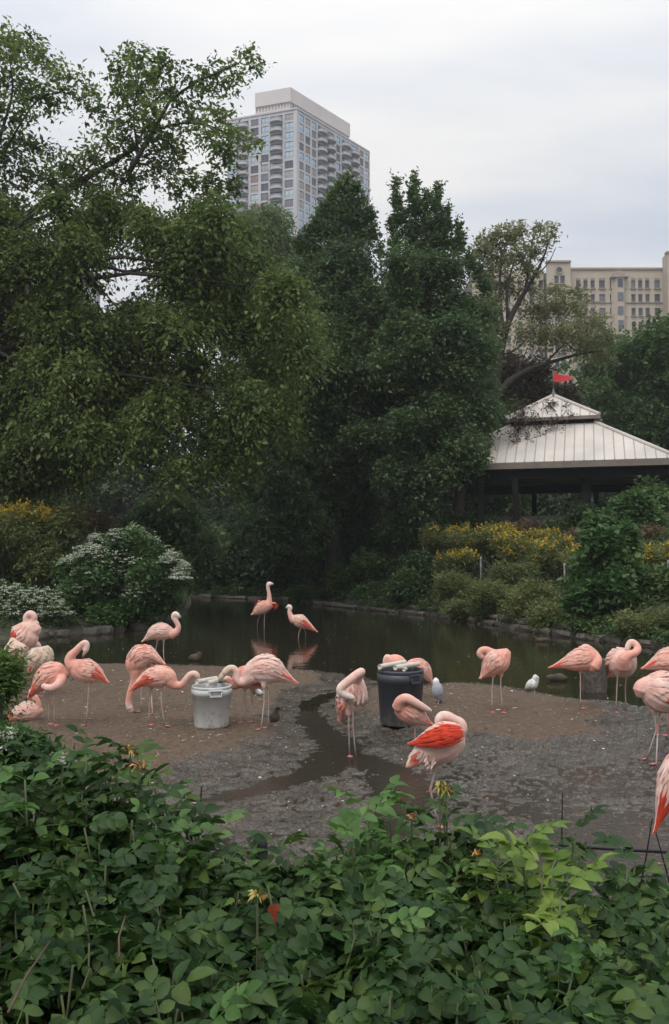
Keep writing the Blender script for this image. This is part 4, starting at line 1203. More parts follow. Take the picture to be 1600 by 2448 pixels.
# right bank
def bankshrub(name, label, u, v, ru, rv, Y, seed, mat, leaf, wid, n, up=.3, dsp=.5, k=4, group=None, flowers=None, tl=.35, hang=.25, droop=.3):
    r = random.Random(seed)
    q_ = 1.0 if k < 6 else .72
    cl = [(u + r.uniform(-.62, .62) * ru, v + r.uniform(-.5, .5) * rv, ru * r.uniform(.4, .75) * q_, rv * r.uniform(.45, .75) * q_) for _ in range(k)]
    fl = None
    if flowers:
        C, Q = clumps_px([(c[0], c[1] - .35 * c[3], c[2], c[3] * .6) for c in cl], Y, dsp, seed)
        fl = (C, Q, *flowers)
    return shrub(name, label, 'bush' if 'goldenrod' not in name else 'flowers', cl, Y, n, leaf, mat, seed, wid=wid, group=group, flowers=fl, up=up, dsp=dsp, tl=tl, hang=hang, droop=droop)
k = 400
for (u, v, ru, rv, Y, lab) in [(880, 1425, 60, 32, 38.8, 'dark shrub whose leaves touch the water left of the stone edging'), (960, 1405, 60, 45, 36.6, 'dark green shrub standing before the first net post'), (900, 1350, 60, 45, 40, 'dark shrub behind the left end of the netting'),
                               (760, 1428, 50, 16, 43.5, 'low dark plants on the bank behind the wading flamingos'), (1010, 1370, 60, 50, 35.8, 'dark shrub between the first two net posts'), (830, 1400, 50, 45, 41, 'dark leafy shrub below the trunk of the tall pointed tree'), (660, 1405, 70, 25, 47, 'low dark shrub on the far bank above the spread winged flamingo'), (540, 1400, 60, 30, 49, 'dark shrub at the back of the inlet')]:
    k += 1
    bankshrub('bank_shrub', lab, u, v, ru, rv, Y, k, lm_shrub, .15, .07, 900, group='dark shrubs along the far edge')
for (u, v, ru, rv, Y, lab) in [(1095, 1410, 70, 55, 32.8, 'olive weeds around the second net post'), (1180, 1440, 70, 50, 30.4, 'olive weeds hanging over the middle of the stone edging'), (1270, 1440, 70, 60, 28.4, 'olive weeds left of the bright broadleaf shrub'),
                               (1330, 1470, 60, 40, 27, 'olive weeds at the foot of the bright broadleaf shrub'), (1230, 1380, 80, 50, 31.5, 'olive weeds under the goldenrod plumes'), (1120, 1460, 60, 22, 31.4, 'low trailing weeds over the paler stones'), (1540, 1500, 60, 35, 23.6, 'weeds at the waterline behind the flamingo with the looped neck')]:
    k += 1
    bankshrub('weed_clump', lab, u, v, ru, rv, Y, k, lm_weed, .13, .035, 1250, up=1.3, k=9, tl=.6, group='weeds above the stone edging')
for (u, v, ru, rv, Y, lab) in [(1060, 1300, 70, 40, 37.5, 'goldenrod with yellow plumes nearest the leaning brown trunk'), (1150, 1300, 70, 45, 36, 'goldenrod above the second net post'), (1240, 1320, 70, 45, 34, 'thick goldenrod in the middle of the bank under the pavilion'),
                               (1330, 1330, 70, 45, 32, 'goldenrod beside the bright broadleaf shrub'), (1560, 1340, 60, 40, 29, 'goldenrod right of the bright broadleaf shrub'), (1110, 1345, 55, 35, 34.6, 'goldenrod behind the sagging net beside its second post'), (1205, 1290, 50, 30, 37, 'taller goldenrod in front of the left pavilion posts'),
                               (1295, 1290, 55, 30, 36, 'tallest goldenrod spire group before the middle of the pavilion'), (1390, 1340, 40, 40, 30.5, 'goldenrod crowding the bright broadleaf shrub on its pond side')]:
    k += 1
    bankshrub('goldenrod', lab, u, v, ru, rv, Y, k, lm_weed, .15, .035, 1100, up=1.3, k=8, tl=.65, flowers=(85, .14, lm_gold, 'plume'), group='goldenrod on the right bank')
for (u, v, ru, rv, Y, lab) in [(1260, 1270, 60, 25, 38, 'brown seeded weeds under the pavilion posts'), (1180, 1275, 40, 22, 38.5, 'brown weeds by the pavilion end with the vine'), (1380, 1290, 50, 25, 36, 'brown weeds between the goldenrod and the bright shrub'), (1570, 1290, 50, 30, 32, 'reddish brown weeds right of the upper bright shrub')]:
    k += 1
    bankshrub('dry_weeds', lab, u, v, ru, rv, Y, k, lm_dry, .16, .04, 750, up=1.2, k=7, tl=.6, group='brown weeds behind the goldenrod')
for (u, v, ru, rv, Y, lab) in [(960, 1280, 70, 35, 40, 'low dark shrub left of the brown trunk'), (1100, 1258, 70, 22, 39.5, 'low dark shrub around the foot of the brown trunk'), (1240, 1262, 60, 20, 38.6, 'low shrub before the left pavilion posts'), (1330, 1260, 60, 24, 38.4, 'low shrub before the middle of the pavilion floor'), (1420, 1240, 55, 36, 38, 'leafy shrub before the thick pavilion post'), (1180, 1264, 50, 18, 39, 'low shrub at the pavilion corner by the trunk')]:
    k += 1
    bankshrub('low_shrub', lab, u, v, ru, rv, Y, k, lm_shrub, .18, .09, 800, group='low shrubs before the pavilion')
# leafy ground cover over the far bank
gc_ = np.random.default_rng(8)
n_ = 26000
cx_ = gc_.uniform(-24, 26, n_); cy_ = gc_.uniform(20, 46, n_)
sd_p = sdf(cx_, cy_, POND)
ok_ = (sd_p < -.15) & (sd_p > -14) & (cy_ > 21.5)
cx_, cy_ = cx_[ok_], cy_[ok_]; cz_ = ground(cx_, cy_)
Cg = np.stack([cx_, cy_, cz_ + .10], -1); Qg = np.tile(np.array([[.2, .2, .14]]), (len(Cg), 1))
ep = [G(u, v) for u, v in [(440, 1424), (520, 1429), (680, 1434), (830, 1452), (1000, 1468), (1130, 1484), (1250, 1504), (1390, 1526), (1500, 1538), (1640, 1553)]]
te, tr_ = [], []
for a_, b_ in zip(ep[:-1], ep[1:]):                 # plants trailing over the edging here and there
    for _ in range(int((b_ - a_).length * 3.2)):
        t_ = R.random()
        if vnoise(np.array([a_.x + (b_.x - a_.x) * t_]), np.array([3.3]), 77)[0] < .42: continue
        p_ = a_.lerp(b_, t_); te.append((p_.x, p_.y + R.uniform(-.05, .4), R.uniform(.12, .5))); tr_.append((.35, .25, R.uniform(.12, .3)))
rep = 6
Cg = np.vstack([Cg] + [np.array(te)] * rep); Qg = np.vstack([Qg] + [np.array(tr_)] * rep)
wg = np.concatenate([np.full(len(cx_), 1.0), np.full(len(te) * rep, 3.0)])
tag(link('ground_cover', leaves_mesh('ground_cover', Cg, Qg, 21000, .35, 6, .15, .06, .3, .7, seed=93, inner=.1, wts=wg), lm_shrub), 'leafy ground cover and weeds over the pond banks', 'ground cover', kind='stuff')
k += 1
shrub('broadleaf_shrub', 'tall bright green broadleaf shrub standing at the right waterline', 'bush', [(1440, 1300, 40, 40), (1490, 1290, 35, 40), (1420, 1350, 45, 40), (1480, 1350, 45, 40), (1400, 1400, 45, 40), (1460, 1400, 50, 40), (1515, 1390, 30, 45), (1410, 1450, 45, 35), (1470, 1450, 45, 40), (1390, 1490, 35, 30), (1450, 1495, 50, 35), (1510, 1450, 35, 35), (1430, 1255, 30, 25), (1380, 1440, 25, 30)], 26.0, 2600, .18, lm_bright, 460, wid=.13, dsp=.7, inner=.0)
bankshrub('broadleaf_shrub', 'upper bright green shrub rising toward the pavilion corner', 1490, 1225, 90, 65, 33, 461, lm_bright, .20, .12, 1500, k=6)
bankshrub('broadleaf_shrub', 'green shrub at the right end of the bank behind the flamingos', 1575, 1440, 60, 80, 25.8, 462, lm_shrub, .16, .08, 1500, k=5)
bankshrub('broadleaf_shrub', 'dark shrub in the gap right of the pavilion', 1580, 1200, 70, 60, 36, 463, lm_shrub, .20, .1, 1100, k=5)
bankshrub('fern_clump', 'yellow green fern fronds drooping over the waterline', 1465, 1510, 35, 20, 25.3, 464, lm_bright, .12, .03, 500, k=3, hang=.5, droop=.8)
bankshrub('bank_shrub', 'light green shrub leaning out over the far stone edging', 735, 1418, 42, 18, 43, 465, lm_bright, .15, .06, 600, k=3)
# the dry vine on the pavilion roof
vine = tag(empty('roof_vine', gc + Vector((0, -2, z_t))), 'dry dark vine scrambling over the pavilion roof tiers', 'vine')
mb = MB(); r = random.Random(77); ends = []
for kk in range(40):
    u, v = r.uniform(1225, 1350), r.uniform(965, 1040)
    Yv = GY - HW + .8 + (1100 - v) / 85 * (HW - TW) * .8
    P = []
    for j in range(7):
        P.append(D(u, v, Yv - .35 + r.uniform(-.1, .1)))
        u += r.uniform(-14, 12); v += r.uniform(-16, 12) if kk % 3 else r.uniform(0, 14)
        v = min(max(v, 962), 1085); Yv = GY - HW + .7 + (1103 - v) / 88 * (HW - TW) * .95 if v > 1015 else GY - UW - .15
        if v < 997: Yv = GY - UW + (997 - v) / 48 * UW * .9
    mb.tube(P, [.022 - .002 * j for j in range(7)], 4); ends += [tuple(p) for p in P[2:]]
Q = [(.18, .12, .14)] * len(ends)
world_parts(vine, [mb.build('stems', bark_d), link('foliage', leaves_mesh('foliage', ends, Q, 280, .3, 4, .12, .07, .3, 0, seed=78, inner=.1), lm_brown)])

# ------------------------------------------------------------------ birds
plume = colmat('plumage', 0.85, 0.16, 26, 0.3, 0.008, spec=0.15, sheen=0.15)
feather_m = colmat('feather', 0.85, 0.14, 22, 0.15, 0.004, spec=0.15, sheen=0.1)
PAL = dict(p=(0.74, 0.48, 0.41), k=(0.74, 0.36, 0.28), c=(0.70, 0.20, 0.12), r=(0.62, 0.06, 0.03), b=(0.56, 0.45, 0.34), w=(0.82, 0.66, 0.58), d=(0.015, 0.013, 0.013),
           g=(0.50, 0.43, 0.38), j=(0.55, 0.16, 0.16), f=(0.55, 0.17, 0.17), s=(0.42, 0.38, 0.33), m=(0.74, 0.52, 0.43))
def mixc(a, b, t): return tuple(x + (y - x) * t for x, y in zip(a, b))
def smooth_body(name, tubes, voxel):
    """closed tubes (points, radii, colours, side flattening) fused into one continuous skin"""
    mb = MB(); samp, scol, srad = [], [], []
    for P, rad, cols, flat in tubes:
        P = [Vector(p) for p in P]
        d0 = (P[0] - P[1]).normalized(); d1 = (P[-1] - P[-2]).normalized()
        PP = [P[0] + d0 * rad[0] * .8] + P + [P[-1] + d1 * rad[-1] * .8]
        RR = [rad[0] * .35] + list(rad) + [rad[-1] * .35]
        mb.tube(PP, RR, 12, flat=flat)
        samp += [tuple(p) for p in P]; scol += list(cols); srad += list(rad)
    tmp = bpy.data.objects.new('tmp', mb.mesh('tmp')); col.objects.link(tmp)
    rm = tmp.modifiers.new('r', 'REMESH'); rm.mode = 'VOXEL'; rm.voxel_size = voxel; rm.use_smooth_shade = True
    sm = tmp.modifiers.new('s', 'SMOOTH'); sm.factor = .5; sm.iterations = 4
    dg = bpy.context.evaluated_depsgraph_get()
    me = bpy.data.meshes.new_from_object(tmp.evaluated_get(dg))
    old = tmp.data; bpy.data.objects.remove(tmp); bpy.data.meshes.remove(old)
    n = len(me.vertices); co = np.empty(n * 3, np.float32); me.vertices.foreach_get('co', co); co = co.reshape(n, 3)
    S = np.array(samp); Cc = np.array(scol); Rr = np.array(srad)
    out = np.empty((n, 3))
    for i in range(0, n, 4000):
        d = np.linalg.norm(co[i:i + 4000, None, :] - S[None], axis=2) / Rr[None]
        w = np.exp(-7 * (d - d.min(1, keepdims=True)))
        out[i:i + 4000] = (w @ Cc) / w.sum(1, keepdims=True)
    return me, co, out
def feather_coat(body3, rad3, flat, spec, side_vec=None, seed=0):
    """overlapping blades on the back and flanks; spec(t, phi) -> colour"""
    r = random.Random(seed)
    B = np.array(body3); n = len(B)
    T = np.gradient(B, axis=0); T = unit(T)
    def frame(t):
        f = min(max(t, 0), 1) * (n - 1); i = min(int(f), n - 2); a = f - i
        c = B[i] * (1 - a) + B[i + 1] * a; tt = unit(T[i] * (1 - a) + T[i + 1] * a); rr = rad3[i] * (1 - a) + rad3[i + 1] * a
        if t > 1: c = c + T[-1] * (t - 1) * np.linalg.norm(B[-1] - B[0]); rr = rad3[-1] * .8
        u = np.array([0, 0, 1.0]) - tt * tt[2]
        if np.linalg.norm(u) < .35: u = np.array([0, -1.0, 0.3]) - tt * np.dot(tt, [0, -1.0, .3])
        u = unit(u); s = np.cross(tt, u)
        return c, u, s, rr
    def S(t, ph, lift):
        c, u, s, rr = frame(t)
        return c + (u * math.cos(ph) + s * math.sin(ph) * flat) * (rr * lift)
    MBw = {1: MB(), -1: MB()}
    for sd_ in (1, -1):
        mb = MBw[sd_]
        for t0 in np.arange(.12, .98, .065):
            for ph0 in np.arange(4, 112, 10):
                t = t0 + r.uniform(-.03, .03); ph = math.radians(ph0 + r.uniform(-6, 6))
                cc = spec(t, math.degrees(ph))
                if cc is None: continue
                v = r.uniform(.86, 1.06); cc = tuple(min(.95, x * v) for x in cc)
                ln = r.uniform(.28, .42) * (1.1 if t > .5 else 1.0); w = math.radians(r.uniform(4.5, 7.5)); ln = min(ln, max(.14, 1.09 - t)); dr = math.radians(r.uniform(-3, 8)) * (1 if ph > .6 else 0)
                ph *= sd_; dr *= sd_
                l0, l1 = 1.0, r.uniform(1.05, 1.15)
                q = [S(t, ph, l0), S(t + ln * .5, ph - w + dr * .5, l0 + .02), S(t + ln * .5, ph + dr * .5, l0 + .06), S(t + ln * .5, ph + w + dr * .5, l0 + .02), S(t + ln * .85, ph - w * .7 + dr, l1), S(t + ln * .85, ph + dr, l1 + .03), S(t + ln * .85, ph + w * .7 + dr, l1), S(t + ln, ph + dr, l1)]
                tipc = mixc(cc, PAL['w'], .25) if cc[1] > .3 else cc
                base = len(mb.v)
                mb.add(q, [(0, 2, 1), (0, 3, 2), (1, 2, 5, 4), (2, 3, 6, 5), (4, 5, 7), (5, 6, 7)])
                mb.c += [mixc(cc, (cc[0] * .6, cc[1] * .4, cc[2] * .35), .6)] + [cc] * 3 + [tipc] * 4  # roots coloured darker to paint shading between overlapping feathers
    return MBw
def foot_geo(mb, p, ang, s, c):
    for da, l in ((-.55, .8), (0, 1.0), (.55, .8)):
        a = ang + da
        mb.tube([(p.x, p.y, p.z + .012 * s), (p.x + math.cos(a) * .085 * s * l, p.y + math.sin(a) * .085 * s * l, p.z + .007 * s)], [.009 * s, .005 * s], 5, c)
    q = [(p.x, p.y, p.z + .012 * s)] + [(p.x + math.cos(ang + da) * .07 * s * l, p.y + math.sin(ang + da) * .07 * s * l, p.z + .009 * s) for da, l in ((-.55, .8), (-.25, .8), (0, 1), (.25, .8), (.55, .8))]
    mb.add(q, [(0, 1, 2), (0, 2, 3), (0, 3, 4), (0, 4, 5)], c)
BINFO = []
def bird(name, label, cat, group, body, neck=None, bill=None, legs=(), Y=None, flat=.8, bc='pppkk', nc='kpw', red=(58, .35), redc='c', redmix=.85, coat=True, head=None, face=math.pi, seed=0, legr=.0085,
         water=False, dark=0.0, voxel=None, billc='wd', legc='s', feet=True, stripes=False, extra=None, sit=False, fs=1.0, footc='f', wing=None):
    if Y is None:
        f0 = legs[0][-1]
        Y = (G(f0[0], f0[1], 0) if water else GT(f0[0], f0[1])).y
    s = px(Y)
    def path(lst, n):
        A = catmull([(c[0], c[1], c[2], c[3] if len(c) > 3 else 0.0) for c in lst], n)
        return [D(a[0], a[1], Y + a[3]) for a in A], [max(.004, a[2] * s) for a in A]
    def grad(keys, n):
        ks = [PAL[k] for k in keys]; out = []
        for i in range(n):
            t = i / (n - 1) * (len(ks) - 1); j = min(int(t), len(ks) - 2) if len(ks) > 1 else 0
            out.append(mixc(ks[j], ks[min(j + 1, len(ks) - 1)], t - j))
        return out
    bp, br = path(body, 16)
    tubes = [(bp, br, grad(bc, 16), flat)]
    if neck:
        npth, nr = path(neck, 22); tubes.append((npth, nr, grad(nc, 22), 1.0))
    if head:
        hp, hr = path(head, 6); tubes.append((hp, hr, grad('ww', 6), 1.0))
    if bill:
        b0 = neck[-1] if neck and not head else head[-1]
        bl, blr = path([b0[:2] + (b0[2] * .8,) + tuple(b0[3:])] + [tuple(c) + ((b0[3],) if len(c) == 3 and len(b0) > 3 else ()) for c in bill], 8)
        tubes.append((bl, blr, grad(billc, 8), .8))
    hips = []
    for lg in legs:
        h = lg[0]; dh = D(h[0], h[1], Y + (h[2] if len(h) > 2 else 0))
        k = lg[1]; kp = D(k[0], k[1], Y + (k[2] if len(k) > 2 else 0))
        f = lg[2]
        ft = (G(f[0], f[1], 0) if water else GT(f[0], f[1]))
        if abs(ft.y - Y) > .5: ft = Vector((D(f[0], f[1], Y).x, Y, gz(D(f[0], f[1], Y).x, Y)))
        if water: ft = ft + Vector((0, 0, -.22))
        if abs(kp.y - (dh.y + ft.y) / 2) > .01 and len(k) < 3: kp = D(k[0], k[1], (Y + ft.y) / 2)
        hips.append((dh, kp, ft))
        th = dh + (dh - kp).normalized() * (.10 * (s * 170 if False else 1))
        tubes.append(([th, dh, dh.lerp(kp, .22)], [.05 * fs, .034 * fs, .013 * fs], [PAL['p'], PAL['p'], PAL['m']], 1.0))
    vx = voxel or min(max(Y * .00085, .0075), .018)
    me, co, cols = smooth_body(name, tubes, vx)
    if stripes:
        z = np.sin(co[:, 0] * 75 + co[:, 2] * 40) * np.sin(co[:, 2] * 55)
        cols = cols * (1 - .45 * (z > .55)[:, None])
    if dark: cols = cols * (1 - dark)
    # legs joined to the same skin
    lb_ = MB()
    LC = PAL[legc]
    for (h, k, f) in hips:
        kk = mixc(LC, PAL['j'], .8) if fs > .6 else LC
        lb_.tube([h.lerp(k, .1), h.lerp(k, .5), k + (h - k).normalized() * .03, k, k + (f - k).normalized() * .03, k.lerp(f, .5), f + Vector((0, 0, .01))],
                 [legr * 1.3, legr * 1.05, legr * 1.25, legr * 1.75, legr * 1.2, legr * .95, legr * 1.0], 7, [LC, LC, mixc(LC, kk, .4), kk, mixc(LC, kk, .3), LC, mixc(LC, PAL[footc], .5)])
        if feet and not water:
            foot_geo(lb_, f, face + R.uniform(-.3, .3), fs, PAL[footc])
    if extra: extra(lb_, Y)
    if lb_.v:
        nv = len(co)
        lm_ = lb_.mesh('legs')
        bm = bmesh.new(); bm.from_mesh(me); bm.from_mesh(lm_); bm.to_mesh(me); bm.free()
        allc = np.vstack([cols, np.array(lb_.c)]); bpy.data.meshes.remove(lm_)
        me.polygons.foreach_set('use_smooth', np.ones(len(me.polygons), dtype=bool))
    else: allc = cols
    for a in [a for a in me.attributes if a.name == 'col']: me.attributes.remove(a)
    at = me.attributes.new('col', 'FLOAT_COLOR', 'POINT')
    at.data.foreach_set('color', np.hstack([np.clip(allc, 0, 1), np.ones((len(allc), 1))]).astype(np.float32).ravel())
    me.name = name
    base = Vector((bp[8].x, bp[8].y, hips[0][2].z if hips else min(p.z for p in bp) - .1))
    me.transform(Matrix.Translation(-base)); me.update()
    o = link(name, me, plume); o.location = base
    tag(o, label, cat, group)
    if coat:
        ph0, t0 = red
        rr = random.Random(seed + 5)
        base_c = PAL[bc[1]]
        def spec(t, ph):
            if ph < ph0 - 12: return mixc(base_c, PAL['w'], rr.uniform(.2, .7)) if rr.random() < .5 else mixc(base_c, PAL['c'], rr.uniform(.05, .5))
            if t > t0 and ph < ph0 + (80 if redmix >= 1 else 46): return mixc(base_c, PAL[redc], redmix if redmix >= 1 or rr.random() < .8 else .3)
            if ph < ph0: return base_c
            if ph > 96: return None
            return mixc(base_c, PAL['k'], .3)
        wp, wr = path(wing, 16) if wing else (bp, br)
        W_ = feather_coat([tuple(p) for p in wp], wr, flat, spec, seed=seed)
        for k in (1, -1):
            m_ = W_[k].mesh('wing', True); m_.transform(Matrix.Translation(-base)); m_.materials.append(feather_m)
            link('wing', m_, None, o)
    BINFO.append((name, Y))
    return o
FG = None
fl = lambda label, **kw: bird('flamingo', label, 'flamingo', 'flamingos', **kw)
fl('flamingo at the back of the left cluster, neck curled over its red streaked back', Y=15.6, seed=1, redc='r', red=(26, .22), redmix=.95, body=[(82, 1494, 15), (70, 1506, 27), (60, 1522, 33), (46, 1536, 26), (28, 1548, 10)],
   neck=[(88, 1508, 13), (80, 1496, 12), (67, 1490, 9), (63, 1476, 8), (72, 1467, 8.5), (82, 1474, 8), (80, 1485, 7)], legs=[((62, 1550), (62, 1590), (62, 1648)), ((72, 1550), (73, 1590), (74, 1648))], bc='pppkk', nc='ppp')
fl('flamingo seen from behind half hidden by the green bush on the left', Y=14.9, seed=2, red=(70, .6), body=[(31, 1534, 12), (34, 1548, 26), (39, 1562, 29), (48, 1577, 20), (57, 1591, 6)], neck=[(30, 1545, 10), (31, 1536, 7), (32, 1529, 6)], legs=[((38, 1590), (37, 1620), (36, 1668)), ((48, 1590), (48, 1620), (47, 1668))], bc='pbpkc', nc='pw')
fl('flamingo with a looped pale neck standing behind the striped one', Y=16.0, seed=3, body=[(70, 1572, 14), (82, 1582, 22), (96, 1594, 20), (108, 1604, 8)], neck=[(68, 1584, 9), (65, 1566, 8), (69, 1548, 8), (80, 1538, 9), (91, 1545, 8), (91, 1560, 7), (85, 1568, 6)], legs=[((85, 1600), (85, 1625), (85, 1648))], bc='ppkk', nc='bpp')
fl('beige flamingo with dark barred back and a pale neck folded down its side', Y=14.2, seed=4, stripes=True, redc='r', red=(60, .5), body=[(110, 1556, 16), (104, 1564, 25), (93, 1578, 27), (82, 1596, 17), (72, 1612, 6)], neck=[(116, 1555, 10), (121, 1570, 9), (116, 1586, 9), (104, 1598, 8), (92, 1612, 8), (84, 1624, 6)], legs=[((96, 1602), (97, 1640), (98, 1690)), ((104, 1600), (105, 1640), (107, 1690))], bc='bbbpk', nc='bbb')
fl('pink flamingo with a red tail and tucked head standing over the resting one', seed=5, redc='r', red=(50, .5), body=[(152, 1612, 17), (140, 1611, 29), (122, 1617, 32), (104, 1630, 24), (88, 1645, 13), (73, 1664, 5)], neck=[(150, 1622, 12, -.1), (138, 1638, 11, -.2), (120, 1645, 9, -.22), (104, 1640, 7, -.2)],
   legs=[((130, 1642), (130, 1676), (130, 1735)), ((117, 1642, .15), (118, 1675, .1), (116, 1732))], bc='kkkkcr', nc='kpp', face=-.5)
p6 = GT(55, 1724)
fl('flamingo resting on the sand with its neck raised beside the green bush', Y=p6.y, seed=6, redc='r', red=(40, .55), body=[(93, 1700, 13), (82, 1701, 21), (62, 1702, 22), (42, 1709, 17), (18, 1722, 5)], neck=[(88, 1700, 12), (92, 1688, 8), (88, 1674, 7.5), (80, 1662, 7), (74, 1652, 6.5)], bc='kppkc', nc='kkp')
fl('flamingo preening its breast on one leg with tail pointing to the feeding birds', seed=7, redc='r', red=(50, .38), body=[(175, 1590, 17), (193, 1600, 26), (211, 1607, 27), (232, 1615, 18), (254, 1629, 4)], neck=[(176, 1592, 16), (167, 1580, 13), (171, 1567, 11), (182, 1556, 9), (194, 1543, 8), (204, 1536, 7), (208, 1543, 7), (205, 1555, 7)], bill=[(201, 1564, 4), (198, 1571, 2.5)],
   legs=[((214, 1634), (211, 1670), (206, 1735))], bc='kkppk', nc='kkpw', billc='pd')
fl('flamingo bent down with its bill on the sand and rump in the air', seed=8, red=(70, .6), redc='c', body=[(322, 1606, 16), (324, 1588, 25), (336, 1571, 27), (354, 1568, 23), (372, 1575, 12), (390, 1586, 4)], neck=[(324, 1604, 15), (323, 1625, 11), (316, 1645, 9), (310, 1664, 8), (308, 1682, 8), (311, 1694, 8)], bill=[(315, 1702, 7), (321, 1706, 6), (329, 1707, 4)],
   legs=[((338, 1608), (338, 1650), (338, 1702)), ((358, 1600, .1), (362, 1660, .1), (365, 1708))], bc='kkppkc', nc='kkkw', billc='pdd')
fl('flamingo stretching its neck to the white bin from the sand side', seed=9, redc='r', red=(60, .3), body=[(414, 1632, 13), (402, 1621, 23), (385, 1618, 25), (360, 1622, 22), (338, 1631, 12), (316, 1648, 4)], neck=[(408, 1630, 15), (420, 1638, 11), (434, 1637, 9), (445, 1624, 8), (455, 1613, 8), (466, 1611, 8), (473, 1617, 7)], bill=[(476, 1624, 4), (474, 1630, 3)],
   legs=[((385, 1644), (387, 1684), (394, 1737)), ((362, 1644, .12), (358, 1684, .1), (356, 1734))], bc='kkpkcr', nc='kkpp', billc='pd', face=0)
fl('flamingo standing upright at the pond edge with head raised', seed=10, red=(80, .7), body=[(413, 1514, 11), (402, 1512, 17), (385, 1510, 20), (368, 1515, 16), (355, 1524, 8), (345, 1531, 3)], neck=[(409, 1516, 13), (421, 1511, 9), (427, 1498, 6.5), (421, 1485, 6), (415, 1475, 6), (419, 1468, 7), (426, 1472, 6)], bill=[(431, 1477, 4), (433, 1483, 2.5)],
   legs=[((392, 1530), (391, 1558), (394, 1598)), ((377, 1530, .1), (372, 1556, .1), (374, 1592))], bc='kppppk', nc='kpw', billc='wdd', face=0)
fl('large pale flamingo dipping its bill into the white bin', seed=11, redc='r', red=(40, .58), body=[(594, 1614, 19), (609, 1605, 29), (632, 1601, 35), (656, 1607, 29), (677, 1617, 16), (704, 1630, 4)], neck=[(603, 1617, 20), (588, 1628, 13), (576, 1631, 10), (568, 1622, 9), (566, 1608, 8), (559, 1598, 8), (548, 1599, 9), (537, 1609, 9)], bill=[(529, 1619, 7), (524, 1631, 4)],
   legs=[((641, 1640), (643, 1676), (641, 1741)), ((631, 1641, -.06), (632, 1677, -.06), (624, 1745))], bc='ppwppw', nc='pppb', billc='bbd', face=math.pi)
fl('flamingo feeding at the white bin behind the large pale one', seed=12, redc='c', red=(60, .3), body=[(566, 1631, 15), (578, 1620, 24), (595, 1621, 27), (613, 1632, 17), (632, 1639, 5)], neck=[(570, 1632, 15), (559, 1639, 10), (552, 1632, 7.5), (547, 1624, 7), (540, 1622, 7)], bill=[(533, 1627, 5), (527, 1632, 3)],
   legs=[((586, 1648), (585, 1676), (582, 1728)), ((602, 1648, .05), (604, 1678, .05), (606, 1727))], bc='kkpkp', nc='kkp', billc='wd')
def wings13(mb, Y):
    g = random.Random(4)
    for root, el, tips in (((632, 1446), (617, 1436), [(607 + 3 * i, 1446 + 3.4 * i) for i in range(7)]), ((648, 1444), (661, 1443), [(666 - 1.4 * i, 1449 + 2.2 * i) for i in range(6)])):
        a, e = D(*root, Y), D(*el, Y - .05)
        mb.tube([a, a.lerp(e, .5) + Vector((0, -.03, .02)), e], [.05, .04, .025], 7, PAL['c'])
        for k, t in enumerate(tips):
            t = D(*t, Y + g.uniform(-.06, .06)); s0 = e.lerp(a, k / len(tips) * .8)
            c = PAL['r'] if k < len(tips) * .6 else mixc(PAL['d'], PAL['r'], .3)
            d = (t - s0); w = Vector((0, .035, .0)) + d.cross(Vector((0, 1, 0))).normalized() * .03
            mb.add([s0, s0.lerp(t, .5) + w, t, s0.lerp(t, .5) - w], [(0, 1, 2), (0, 2, 3)], c)
fl('flamingo wading with red wings half spread and neck stretched up', seed=13, water=True, extra=wings13, red=(80, .6), body=[(643, 1449, 12), (635, 1450, 15), (623, 1456, 14), (613, 1463, 9), (605, 1468, 3)], neck=[(641, 1447, 11), (644, 1436, 7), (643.5, 1420, 4.8), (641, 1406, 4.5), (642, 1397, 5.5), (647, 1395, 5)], bill=[(652, 1396, 3), (655, 1397.5, 1.8)],
   legs=[((633, 1466), (632, 1484), (632, 1502)), ((623, 1468, .08), (617, 1482, .05), (614, 1500))], bc='kkppk', nc='kpw', billc='wd')
fl('flamingo wading in the pond facing the wing spreading one', seed=14, water=True, redc='r', red=(58, .25), body=[(699, 1481, 9), (708, 1482, 13.5), (720, 1487, 15), (736, 1496, 9), (754, 1508, 2.5)], neck=[(703, 1483, 10), (696, 1474, 7), (692.5, 1461, 5), (695, 1453, 5), (691, 1449, 5.5)], bill=[(686, 1452, 3.2), (683, 1455, 2)],
   legs=[((719, 1502), (715, 1513), (711, 1527)), ((727, 1503, .08), (731, 1512, .08), (731, 1523))], bc='kppkc', nc='kpw', billc='wd')
fl('flamingo facing out of the channel with its neck folded across its front', seed=15, redc='c', red=(75, .3), flat=.95, body=[(850, 1622, 20, .1), (846, 1645, 33, .05), (840, 1672, 36, .05), (830, 1695, 26, .1), (820, 1716, 12, .15)], neck=[(846, 1628, 18, 0), (858, 1614, 12, -.1), (864, 1606, 10, -.18), (852, 1613, 10, -.24), (834, 1628, 10.5, -.27), (818, 1641, 10.5, -.27), (814, 1651, 10, -.27), (825, 1661, 10, -.26), (843, 1668, 7, -.24)],
   legs=[((834, 1708, -.05), (834, 1738, -.05), (836, 1808)), ((844, 1690, -.1), (844, 1738, -.05), (851, 1811))], bc='ppppk', nc='kppww', face=-1.5)
fl('flamingo standing behind the grey bin with only back and neck showing', Y=14.2, seed=16, coat=False, body=[(928, 1590, 10), (940, 1585, 21), (955, 1592, 22), (972, 1604, 9)], neck=[(932, 1602, 12), (923, 1594, 7), (921, 1580, 6), (925, 1570, 6), (932, 1572, 6)], legs=[((948, 1612), (948, 1645), (948, 1680))], bc='kkkk', nc='kpw')
